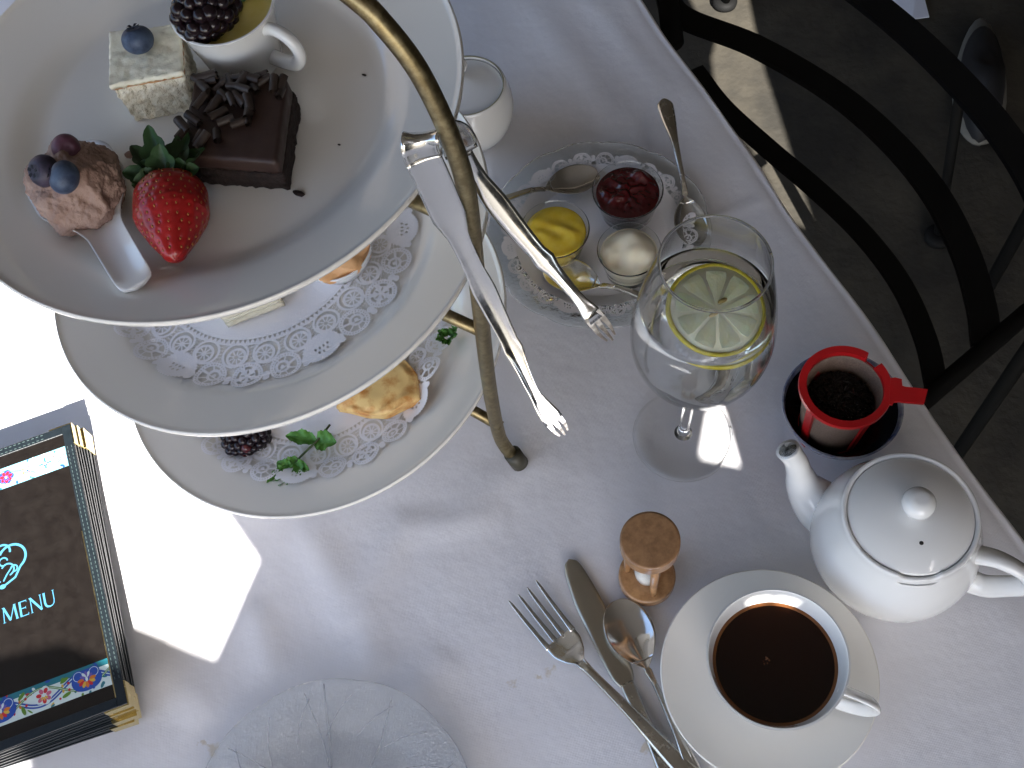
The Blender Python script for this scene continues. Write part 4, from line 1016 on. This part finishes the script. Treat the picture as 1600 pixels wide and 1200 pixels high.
mk('mesh_basket',*lathe([(.0238,zr-.004),(.0222,zr*.5),(.0196,.0045),(0,.0042),(0,.0036),(.0202,.0038),(.0228,zr*.5),(.0244,zr-.004)],64),M['strainer_mesh'],so_)
mk('base_cup',*lathe([(.0212,.006),(.0206,.0005),(0,.0005),(0,.0035),(.0200,.0035),(.0206,.006),(.0212,.006)],48),M['red_plastic'],so_,smooth=False)
tm=Matrix.Rotation(ta,4,'Z')
ol=[(.0270,-.0088),(.0292,-.0090),(.0300,-.0068),(.0335,-.0060),(.0350,-.0062),(.0480,-.0055),(.0500,.0050),(.0360,.0048),(.0345,.0052),(.0340,.0098),(.0300,.0104),(.0270,.0095)]
V=[(x,y,zr-.0012-(.0035 if x<.031 and y>.0 else 0)*0+z) for z in (0,.0018) for x,y in ol]; n=len(ol)
F=[tuple(range(n))[::-1],tuple(range(n,2*n))]+[(i,(i+1)%n,n+(i+1)%n,n+i) for i in range(n)]
mk('tab_handle',*xf((V,F),tm),M['red_plastic'],so_,smooth=False)
def tealeaves():
    rs=random.Random(4); parts=[]
    mound=lambda r:.051-.008*(r/.021)**2
    for i in range(620):
        r=.0208*math.sqrt(rs.random()); a=rs.uniform(0,2*PI); L=rs.uniform(.004,.009); h=rs.uniform(0,PI); 
        x,y=r*math.cos(a),r*math.sin(a); z=mound(r)+rs.uniform(-.003,.0015)
        pts=[]
        for k in range(5):
            s=(k-2)/4*L; hh=h+k*rs.uniform(-.5,.5)
            px,py=x+s*math.cos(hh),y+s*math.sin(hh)
            q=math.hypot(px,py); 
            if q>.0215: px*=.0215/q;py*=.0215/q
            pts.append(Vector((px,py,z+rs.uniform(-.0008,.0012))))
        parts.append(tube(pts,lambda s:.00075*(.4+math.sin(PI*s)*.8),5,flat=.6))
    parts.append(lathe([(0,.0490),(.010,.0470),(.0200,.041),(.0190,.008),(0,.006)],32))
    return join(*parts)
tag(mk('tea_leaves',*tealeaves(),M['tea_leaf'],loc=so_.location),'heap of wet black tea leaves inside the red strainer','tea leaves',kind='stuff')

# ------------------------------------------------------------------ wine glass of water
wg=thing('water_glass','stemmed glass of water with a lemon slice in the middle of the table','glass',(.1105,.3121,0)); 
wg.rotation_euler=(R_(.45),R_(1.2),0)
gp=[(.0060,.0885),(.0140,.0925),(.0245,.1015),(.0335,.1145),(.0395,.1305),(.0415,.1470),(.0408,.1630),(.0380,.1840),(.0340,.2050),(.0297,.2247)]
outer=sp2(gp,6); T_=.0008
inner=[(max(0,r-T_*(1 if z>.08 else 1.2)),z+(0.0 if z>.09 else .0018)) for r,z in outer]
inner=[(r,z) for r,z in inner if z>.0945]
stem=sp2([(.0340,.0002),(.0341,.0012),(.0300,.0018),(.0150,.0032),(.0062,.0062),(.0042,.0120),(.0038,.0300),(.0037,.0600),(.0041,.0780),(.0060,.0885)],4)
bowlprof=[(0,.0602)]+[(r,z) for r,z in stem if z>.0602]+outer[1:]+[(.02935,.2250),(.0290,.2247)]+inner[::-1][1:]+[(0,.0949)]
mk('bowl',*lathe(bowlprof,128),M['glass_bowl'],wg)
stm=[(r,z) for r,z in stem if z<=.0600 and r<.0065]
mk('stem',*lathe([(0,.0050)]+stm+[(.0045,.0598),(0,.0598)],40),M['glass_real'],wg)
ft_=[(0,.0003)]+[(r,z) for r,z in stem if z<.0058]+[(.0045,.0052),(0,.0052)]
mk('foot',*lathe(ft_,96),M['glass_thin'],wg)
mk('rim',*tube([(.0293*math.cos(a),.0293*math.sin(a),.2249) for a in np.linspace(0,2*PI,97)],.00085,10),M['glass_real'],wg)
mk('foot_edge',*tube([(.0338*math.cos(a),.0338*math.sin(a),.0010) for a in np.linspace(0,2*PI,97)],.00075,10),M['glass_real'],wg)
WZ=.1810
iw=[(r-.00015,z+.0001) for r,z in inner if z<WZ]
rw=iw[-1][0]
wt=tag(mk('water',*lathe([(0,.0951)]+iw+[(rw,WZ),(rw-.002,WZ-.0002),(0,WZ-.0002)],128),M['water']),'clear water filling two thirds of the stemmed glass','water'); wt.matrix_world=wg.matrix_world.copy(); wt.location=wg.location; wt.rotation_euler=wg.rotation_euler
lc=at(1118,488,.171); ls=thing('lemon_slice','round lemon slice floating at the surface of the water','lemon slice',lc); ls.rotation_euler=(R_(15),R_(4),R_(20))
LR=.0285; TH=.0045
mk('rind',*lathe([(LR-.0022,-TH/2),(LR-.0006,-TH/2),(LR,-TH/4),(LR,TH/4),(LR-.0006,TH/2),(LR-.0022,TH/2),(LR-.0022,-TH/2)],96,rmod=lambda a,r,z:1+.006*math.sin(3*a)+.003*math.sin(7*a)),M['lemon_rind'],ls)
mk('pith',*lathe([(0,-TH/2+.0004),(LR-.0018,-TH/2+.0004),(LR-.0018,TH/2-.0004),(0,TH/2-.0004)],96),M['lemon_pith'],ls)
for k in range(9):
    a0=2*PI*k/9+.035; a1=2*PI*(k+1)/9-.035; V=[];F=[];n=8
    pts=[(.0024,(a0+a1)/2)]+[(.020-.0*1,a0+.02)]+[(.0236,a0+(a1-a0)*(i+1)/(n+1)) for i in range(n)]+[(.020,a1-.02)]
    top=[(r*math.cos(a),r*math.sin(a),TH/2+.0001) for r,a in pts]; bot=[(x,y,-TH/2-.0001) for x,y,z in top]; m=len(pts)
    V=top+bot+[(sum(p[0] for p in top)/m,sum(p[1] for p in top)/m,TH/2+.0006)]
    F=[(i,(i+1)%m,2*m) for i in range(m)]+[tuple(range(m,2*m))[::-1]]+[(i,m+i,m+(i+1)%m,(i+1)%m) for i in range(m)]
    mk('segment',V,F,M['lemon_flesh'],ls,smooth=False)
for a,r in ((.5,.006),(3.6,.004)):
    mk('pip',*ico(1,2,lambda c:Vector((c.x*.0032+r*math.cos(a),c.y*.0014+r*math.sin(a),c.z*.0012+TH/2+.0006))),M['lemon_seed'],ls)

# ------------------------------------------------------------------ glass dish with jam, curd and cream
dcn=Vector((.0842,.4840,0)); 
def scal(a,r,z): return 1+ (.020*abs(math.sin(a*7))**.7-.012 if r>.06 else 0)
dish=tag(mk('glass_dish',*lathe(sp2([(0,.0022),(.045,.0022),(.055,.0030),(.064,.0080),(.074,.0105),(.0825,.0120),(.0840,.0116),(.0825,.0098),(.074,.0082),(.065,.0056),(.056,.0008),(.045,.0002),(0,.0002)],3),168,rmod=scal),M['glass_dish'],loc=dcn),'clear scalloped glass dish holding the condiment bowls and spoons','glass dish')
def zd(X,Y): r=np.hypot(X,Y); return .0030+np.interp(r,[0,.052,.064,.075,.09],[0,.0003,.0062,.0082,.0100])
dd=doily_mesh('lace_doily',zd,.80,nr=90,na=1100,plain=True); dd.location=dcn; tag(dd,'small scalloped paper doily inside the glass dish','doily',group='paper lace doilies')
def ramekin(px0,px1,zrm,label,cont,lc_,mat,fn,h,cat):
    a=at(*px0,zrm);b=at(*px1,zrm);c=(a+b)/2; r=(a-b).length/2; z0=.0038
    hh=zrm-z0
    t=thing('glass_ramekin',label,'ramekin',(c.x,c.y,z0),group='glass ramekins of condiments')
    mk('glass_cup',*lathe(sp2([(0,.0004),(r*.66,.0004),(r*.74,.0016),(r*.80,hh*.3),(r*.93,hh*.8),(r*.985,hh*.97),(r,hh),(r*.97,hh+.0004),(r*.90,hh*.80),(r*.765,hh*.3),(r*.66,.0034),(0,.0030)],4),72),M['glass_ramekin'],t)
    V,F=lathe([(0,0),(r*.70,.0005),(r*.78,hh*.28),(r*.89,hh*.74),(r*.86,h*.99),(r*.78,h*1.0),(r*.68,h*1.01),(r*.58,h*1.02),(r*.48,h*1.03),(r*.38,h*1.035),(r*.28,h*1.04),(r*.18,h*1.045),(r*.08,h*1.05),(0,h*1.05)],72)
    bm=bmesh.new(); vs=[bm.verts.new(v) for v in V]; 
    for f in F: bm.faces.new([vs[i] for i in f])
    bmesh.ops.subdivide_edges(bm,edges=bm.edges[:],cuts=1,use_grid_fill=True)
    V=[];
    for v in bm.verts:
        p=v.co.copy(); q=math.hypot(p.x,p.y)/r
        if p.z>h*.80: k=max(0,1-(q/.84)**4); p.z+=fn(p.x/r,p.y/r)*k
        V.append(tuple(p+Vector((0,0,.0032))*(1 if p.z<h*.5 else 1)))
    bm.verts.index_update(); F=[tuple(v.index for v in f.verts) for f in bm.faces]; bm.free()
    o=tag(mk(cont,V,F,mat,loc=(c.x,c.y,z0)),lc_,cat); return t
ramekin((925,294),(1037,299),.031,'glass ramekin of red jam at the back of the glass dish','red_jam','dark red chunky jam in the rearmost glass ramekin',M['jam'],
   lambda x,y:.0015+.0042*noise.noise(Vector((x*2.6,y*2.6,1)))+.0022*noise.noise(Vector((x*7,y*7,2)))+.007*math.exp(-((x-.58)**2+(y-.55)**2)/.05),.0205,'jam')
ramekin((815,348),(920,368),.031,'glass ramekin of lemon curd at the left of the glass dish','lemon_curd','bright yellow lemon curd in the left glass ramekin',M['lemon_curd'],
   lambda x,y:.0015+.0028*noise.noise(Vector((x*2,y*2,5)))+.0006*math.sin(9*x+4*y+2*math.sin(5*y))+.006*math.exp(-((x+.62)**2+(y-.45)**2)/.06),.0215,'lemon curd')
ramekin((933,396),(1033,383),.031,'glass ramekin of cream nearest the water glass','clotted_cream','smooth ivory cream in the glass ramekin by the water glass',M['cream'],
   lambda x,y:.0045+.0030*math.tanh((x*.9+y*.2+.12)*5)-.0025*math.tanh((y+.55*x+.35)*-5)*.6+.0026*noise.noise(Vector((x*2.2+3,y*2.2,9))),.0195,'cream')
def sppx(label,tipx,endx,zt,ze,L,**k):
    a=at(*tipx,zt+.003);b=at(*endx,ze+.004); return teaspoon('jam_spoon',label,a,b,L,group='jam spoons on the glass dish',zt=zt,ze=ze,**k)
sppx('teaspoon behind the lemon curd pointing towards the jam',(934,272),(800,314),.006,.012,.125,Wb=.0135,Lb=.044)
sppx('teaspoon standing up beside the jam with its handle over the dish edge',(1086,384),(1046,190),.004,.020,.130,Wb=.0125,Lb=.040)
sppx('teaspoon in front of the cream ramekin with its bowl under the tongs',(852,420),(1010,472),.005,.012,.120,Wb=.0145,Lb=.046)

# ------------------------------------------------------------------ pressed glass salad plate in the foreground
gp_=Vector((-.1532,.0965,0))
def scal2(a,r,z):
    if r<.06: return 1
    return 1+.016*(1-abs(math.sin(a*4.5+.55))**.5)*-1+.006
gpl=thing('glass_salad_plate','empty textured pressed glass plate at the bottom of the photo','glass plate',gp_)
mk('plate_body',*lathe(sp2([(0,.0035),(.050,.0035),(.058,.0048),(.068,.0105),(.0800,.0138),(.0868,.0148),(.0876,.0140),(.0860,.0124),(.078,.0108),(.067,.0078),(.058,.0018),(.050,.0004),(0,.0004)],3),216,rmod=scal2),M['glass_plate'],gpl)
def vein(a,r0,r1,w_=.0005,bd=.0):
    P=[(r*math.cos(a+bd*i),r*math.sin(a+bd*i),np.interp(r,[0,.05,.058,.068,.08,.0866],[.0037,.0037,.005,.0107,.014,.0149])) for i,r in enumerate(np.linspace(r0,r1,14))]
    return tube([Vector(p) for p in P],w_,6)
vs=[vein(R_(88),.0,.085,.0006)]
for k in range(9): vs.append(vein(R_(88+k*40),.02,.082,.0004,.012))
for k in range(18): vs.append(vein(R_(70+k*20),.055,.078,.0003,-.02))
mk('moulded_veins',*join(*vs),M['glass_plate'],gpl)

# ------------------------------------------------------------------ menus
BR=Vector((-.26846,.18575,0)); TR=Vector((-.30892,.38850,0)); ev=(TR-BR).normalized(); eu=Vector((-ev.y,ev.x,0)); mang=math.atan2(ev.y,ev.x)-PI/2
MW,MH=.150,.2067
menu_offs=[(.0,.0,0.0),(.0035,-.0045,-.008),(.0020,-.0012,-.012),(.0,.0,0)]
tops=[.0085,.0168,.0251,.0334]
brs=[(209,1127),(213,1117),(209,1106),(201,1100)]; trs=[(136,675),(129,669),(119,665),(110,661)]
art={}
def poly(pts,z): return [(x,y,z) for x,y in pts]
def flatpoly(pts,z=0):
    n=len(pts); return [(x,y,z) for x,y in pts],[tuple(range(n))]
def flat_strip(pts,w_,z=0):
    P=[Vector((x,y,0)) for x,y in pts];V=[];F=[]
    for i,p in enumerate(P):
        a=P[max(0,i-1)];b=P[min(len(P)-1,i+1)];t=(b-a).normalized() if (b-a).length>0 else Vector((1,0,0));u=Vector((-t.y,t.x,0)); ww=w_(i/(len(P)-1)) if callable(w_) else w_
        V+=[tuple(p+u*ww/2+Vector((0,0,z))),tuple(p-u*ww/2+Vector((0,0,z)))]
    for i in range(len(P)-1): F.append((2*i,2*i+1,2*i+3,2*i+2))
    return V,F
def blob(cx,cy,rx,ry,rot=0,n=14,z=0,petal=0,amp=0):
    P=[]
    for i in range(n):
        a=2*PI*i/n; k=1+amp*math.cos(petal*a); x,y=rx*k*math.cos(a),ry*k*math.sin(a); P.append((cx+x*math.cos(rot)-y*math.sin(rot),cy+x*math.sin(rot)+y*math.cos(rot)))
    return flatpoly(P,z)
C_={n:flat('print_'+n,c) for n,c in dict(teal=(.02,.16,.20),sky=(.22,.50,.60),blue=(.02,.07,.34),white=(.60,.70,.68),red=(.50,.02,.03),yellow=(.60,.38,.05),green=(.10,.22,.02),orange=(.55,.16,.02),cyan=(.06,.23,.38),purple=(.14,.10,.36),pink=(.5,.12,.2)).items()}
def layered(items,parent,name,label=None):
    """items: (colour, (V,F)) drawn bottom to top as thin print"""
    cols=sorted(set(c for c,_ in items)); V=[];F=[];fm=[]
    for k,(c,(v,f)) in enumerate(items):
        b=len(V); V+=[(x,y,z+k*.0000015) for x,y,z in v]; F+=[tuple(i+b for i in g) for g in f]; fm+=[cols.index(c)]*len(f)
    return mk(name,V,F,None,parent,smooth=False,mats=[C_[c] for c in cols],fm=fm)
def border(y0,y1,x0,x1,seed,lower):
    it=[]; h=y1-y0; cy=(y0+y1)/2; rs=random.Random(seed)
    it.append(('sky' if not lower else 'white',flatpoly([(x0,y0),(x1,y0),(x1,y1),(x0,y1)])))
    if lower: it.append(('teal',flatpoly([(x0,y1-h*.22),(x1,y1-h*.22),(x1,y1),(x0,y1)])))
    n=5; step=(x1-x0)/n*1.0
    for i in range(70):
        bx,by=rs.uniform(x0,x1),rs.uniform(y0,y1); it.append((rs.choice(('green','teal','blue','white','yellow','red') if lower else ('teal','blue','white','sky','pink','blue')),blob(bx,by,h*rs.uniform(.04,.13),h*rs.uniform(.03,.06),rs.uniform(0,3),10)))
    # scrolling vine
    for ph,c,w_ in ((0,'blue' if lower else 'white',h*.16),(PI,'green' if lower else 'teal',h*.08)):
        pts=[(x0+(x1-x0)*i/120,cy+h*.30*math.sin(i/120*2*PI*n/2+ph+.4)) for i in range(121)]
        it.append((c,flat_strip(pts,w_)))
        it.append(('white' if c!='white' else 'blue',flat_strip(pts,w_*.22)))
    for k in range(n+1):
        cx=x1-step*(k+.55)
        big=(k%2==0)
        R0=h*(.46 if big else .34)
        if lower and big:
            it.append(('blue',blob(cx,cy,R0*1.05,R0*1.0,0,30,0,2,.15)))
            for s in (-1,1):
                sp=[(cx+s*R0*(.62+.36*math.cos(t)),cy+R0*.45+R0*.36*math.sin(t)) for t in np.linspace(-2.2,2.6,16)]
                it.append(('blue',flat_strip(sp,h*.10))); it.append(('white',flat_strip([(a+.0,b) for a,b in sp],h*.02)))
            for j in range(7):
                a=PI*(1.0+ (j)/6); c=('orange','red','yellow')[j%3]
                it.append((c,blob(cx+R0*.48*math.cos(a),cy+R0*.05+R0*.42*math.sin(a),R0*.26,R0*.14,a,12)))
            for j in range(5):
                a=PI*(.15+.7*j/4); it.append((('purple','white')[j%2],blob(cx+R0*.32*math.cos(a),cy+R0*.1+R0*.36*math.sin(a),R0*.24,R0*.11,a,12)))
            it.append(('white',blob(cx,cy+R0*.05,R0*.1,R0*.18)))
        elif big:
            it.append(('white',blob(cx,cy,R0*1.18,R0*1.08,0,30)))
            for j in range(4):
                a=PI/4+j*PI/2; it.append(('red',flat_strip([(cx+R0*1.0*math.cos(a+t),cy+R0*.9*math.sin(a+t)) for t in np.linspace(-.5,.5,9)],h*.045)))
            it.append(('white',blob(cx,cy,R0*.78,R0*.72,0,24,0,4,.08)))
            for j in range(4):
                a=j*PI/2; it.append(('teal',blob(cx+R0*.42*math.cos(a),cy+R0*.42*math.sin(a),R0*.24,R0*.10,a,10)))
            for j in range(6):
                a=j*PI/3; it.append(('blue',blob(cx+R0*.22*math.cos(a),cy+R0*.22*math.sin(a),R0*.13,R0*.07,a,10)))
            it.append(('white',blob(cx,cy,R0*.09,R0*.09)))
        else:
            fc='red' if lower else ('red' if k%4==1 else 'yellow')
            it.append(('white' if lower else 'blue',blob(cx,cy,R0*.95,R0*.95,0,26,0,5,.1)))
            for j in range(7):
                a=j*2*PI/7+.2; it.append((fc if j%2 or not lower else 'pink',blob(cx+R0*.55*math.cos(a),cy+R0*.55*math.sin(a),R0*.30,R0*.22,a,10)))
            for j in range(3):
                a=PI*1.25+j*PI/4; it.append(('yellow' if lower else 'blue',blob(cx+R0*.25*math.cos(a),cy+R0*.25*math.sin(a),R0*.3,R0*.1,a,10)))
            it.append(('white',blob(cx,cy,R0*.15,R0*.15)))
        for s in (-1,1):
            a=rs.uniform(0,3); it.append(('green' if lower else 'white',blob(cx-step*.5,cy+s*h*.27,h*.17,h*.07,a,12)))
            it.append(('red' if lower else 'pink',blob(cx-step*.42,cy+s*h*.12,h*.05,h*.05,0,8)))
            it.append((('yellow','orange','blue')[k%3],blob(cx-step*.56,cy-s*h*.10,h*.045,h*.06,0,8)))
    # clip to the band
    out=[]
    for c,(v,f) in it:
        out.append((c,([(min(max(x,x0),x1),min(max(y,y0),y1),z) for x,y,z in v],f)))
    return out
def letter(ch):
    # strokes in a unit-height box: (points, width)
    T,t=.13,.055
    S={'M':([([(.10,0),(.16,1)],t),([(.16,1),(.50,.05)],T),([(.50,.05),(.84,1)],t),([(.84,1),(.92,0)],T),([(.02,.012),(.20,.012)],.025),([(.82,.012),(1.02,.012)],.025),([(.06,.988),(.2,.988)],.025),([(.8,.988),(.94,.988)],.025)],1.08),
       'E':([([(.10,0),(.10,1)],T),([(.04,.975),(.52,.975)],t),([(.10,.52),(.44,.52)],t),([(.04,.025),(.56,.025)],t),([(.52,1),(.52,.86)],.03),([(.56,0),(.57,.16)],.03),([(.44,.6),(.44,.44)],.025)],.68),
       'N':([([(.10,0),(.10,1)],t),([(.08,1),(.72,0)],T),([(.72,0),(.72,1)],t),([(.02,.012),(.18,.012)],.025),([(.64,.988),(.80,.988)],.025),([(.0,.988),(.12,.988)],.025)],.86),
       'U':([([(.10,1),(.10,.35),(.13,.17),(.22,.06),(.38,.01),(.54,.05),(.64,.16),(.68,.35),(.68,1)],lambda s:T if s<.38 else (t if s>.6 else T-(T-t)*(s-.38)/.22)),([(.02,.988),(.20,.988)],.025),([(.60,.988),(.76,.988)],.025)],.82)}
    return S[ch]
def word(txt,xr,y0,h,slant=0):
    tot=sum(letter(c)[1] for c in txt)*h; x=xr-tot; items=[]
    for c in txt:
        st_,adv=letter(c)
        for pts,w_ in st_:
            P=[(x+a*h,y0+b*h) for a,b in pts]
            W_=(lambda s,w_=w_:w_(s)*h) if callable(w_) else w_*h
            items.append(('cyan',flat_strip(P,W_)))
        x+=adv*h
    return items
for k in range(4):
    zt=tops[k]; b=at(*brs[k],zt); t=at(*trs[k],zt); e=(t-b).normalized(); ang=math.atan2(e.y,e.x)-PI/2; L=(t-b).length
    labs=('lowest black menu folder of the stack at the left edge','second menu folder from the bottom of the left stack','third menu folder, just under the top printed menu','top menu folder showing MENU in blue letters and floral bands')
    mn=thing('menu_folder',labs[k],'menu',(b.x,b.y,zt-.0083),ang,group='menu folders stacked at the left')
    # local: x to the left is negative, y up the page
    mk('cover',*bevbox(-MW,0,0,L,.0003,.0036,.0008),M['leather'],mn,smooth=False)
    mk('cover',*bevbox(-MW,-.0004,.0004,L-.0004,.0046,.0080,.0008),M['leather'],mn,smooth=False)
    mk('pages',*boxv(-MW+.001,-.0012,.0012,L-.0012,.0036,.0046),M['page_edge'],mn,smooth=False)
    def corner(y0,sy,z0,z1):
        # thin folded metal: L-shaped cap of three faces
        a=.0155; w_=.0035; pts=[(.0004,y0-sy*.0004),(-a,y0-sy*.0004),(-a-.0012,y0+sy*w_),(-w_-.003,y0+sy*w_),(-w_,y0+sy*(w_+.003)),(-w_,y0+sy*(a+.0012)),(.0004,y0+sy*a)]
        V=[(x,y,z) for z in (z0,z1) for x,y in pts]; n=len(pts)
        return V,[tuple(range(n)),tuple(range(n,2*n))]+[(i,(i+1)%n,n+(i+1)%n,n+i) for i in range(n)]
    mk('metal_corner',*corner(0,1,.0001,.0083),M['gold'],mn,smooth=False); mk('metal_corner',*corner(L,-1,.0001,.0083),M['gold'],mn,smooth=False)
    if k==3:
        # printed page under the leather frame
        pg=mk('printed_page',*boxv(-MW+.004,-.0068,.0068,L-.0068,.0078,.00812),M['menu_page'],mn,smooth=False)
        z0=.00818
        def lift(items,z): return [(c,([(x,y,zz+z) for x,y,zz in v],f)) for c,(v,f) in items]
        layered(lift(border(.175,.1905,-MW+.005,-.0070,1,False),z0),pg,'floral_band')
        layered(lift(border(.0158,.0335,-MW+.005,-.0070,5,True),z0),pg,'floral_band')
        layered(lift(word('MENU',-.0315,.0805,.0105),z0),pg,'lettering')
        # scrollwork emblem
        it=[]; cx,cy=-.0640,.1190; 
        def arc(x,y,r,a0,a1,n=20): return [(cx+x+r*math.cos(R_(a0+(a1-a0)*i/n)),cy+y+r*math.sin(R_(a0+(a1-a0)*i/n))) for i in range(n+1)]
        for s in (1,-1):
            m_=lambda P:[(cx+s*(x-cx),y) for x,y in P]
            it.append(('cyan',flat_strip(m_(arc(.0092,.0045,.0090,150,-60)),.0016)))
            it.append(('cyan',flat_strip(m_([(cx+.0137,cy-.0033),(cx+.009,cy-.010),(cx+.003,cy-.0125),(cx,cy-.0135)]),.0014)))
            it.append(('cyan',flat_strip(m_(arc(.0035,.0105,.0050,-20,180)),.0014)))
            it.append(('cyan',flat_strip(m_(arc(.0050,-.0030,.0042,-80,150)),.0011)))
            it.append(('cyan',flat_strip(m_(arc(.0092,-.0035,.0022,-120,170)),.0010)))
            it.append(('cyan',flat_strip(m_([(cx+.001,cy-.010),(cx+.004,cy-.006),(cx+.0085,cy-.0015)]),.0010)))
            it.append(('cyan',flat_strip(m_(arc(.0030,.0035,.0028,0,300)),.0010)))
        it.append(('cyan',blob(cx,cy-.0135,.0022,.0016)))
        layered(lift(it,z0),pg,'emblem')
        mk('inner_trim',*boxv(-.0072,-.0064,.0068,L*.60,.0080,.0086),M['gold'],mn,smooth=False)
        # leather frame border with stitches
        for nm,bx in (('frame_strip',(-.0066,-.0005,.0005,L-.0005)),('frame_strip',(-MW+.002,-.0066,L-.0068,L-.0006)),('frame_strip',(-MW+.002,-.0066,.0006,.0068))):
            mk(nm,*bevbox(*bx,.0078,.0088,.0003,1),M['leather'],mn,smooth=False)
        sts=[]
        y=.018
        while y<L-.018:
            for xx in (-.0022,-.0050): sts.append(boxv(xx-.0002,xx+.0002,y,y+.0017,.0087,.0091))
            y+=.0032
        x=-.02
        while x>-MW+.01:
            for yy in (L-.0022,L-.0052): sts.append(boxv(x-.0017,x,yy-.0002,yy+.0002,.0087,.0091))
            x-=.0032
        tag(mk('stitching',*join(*sts),M['stitch'],mn,smooth=False),kind='stuff')
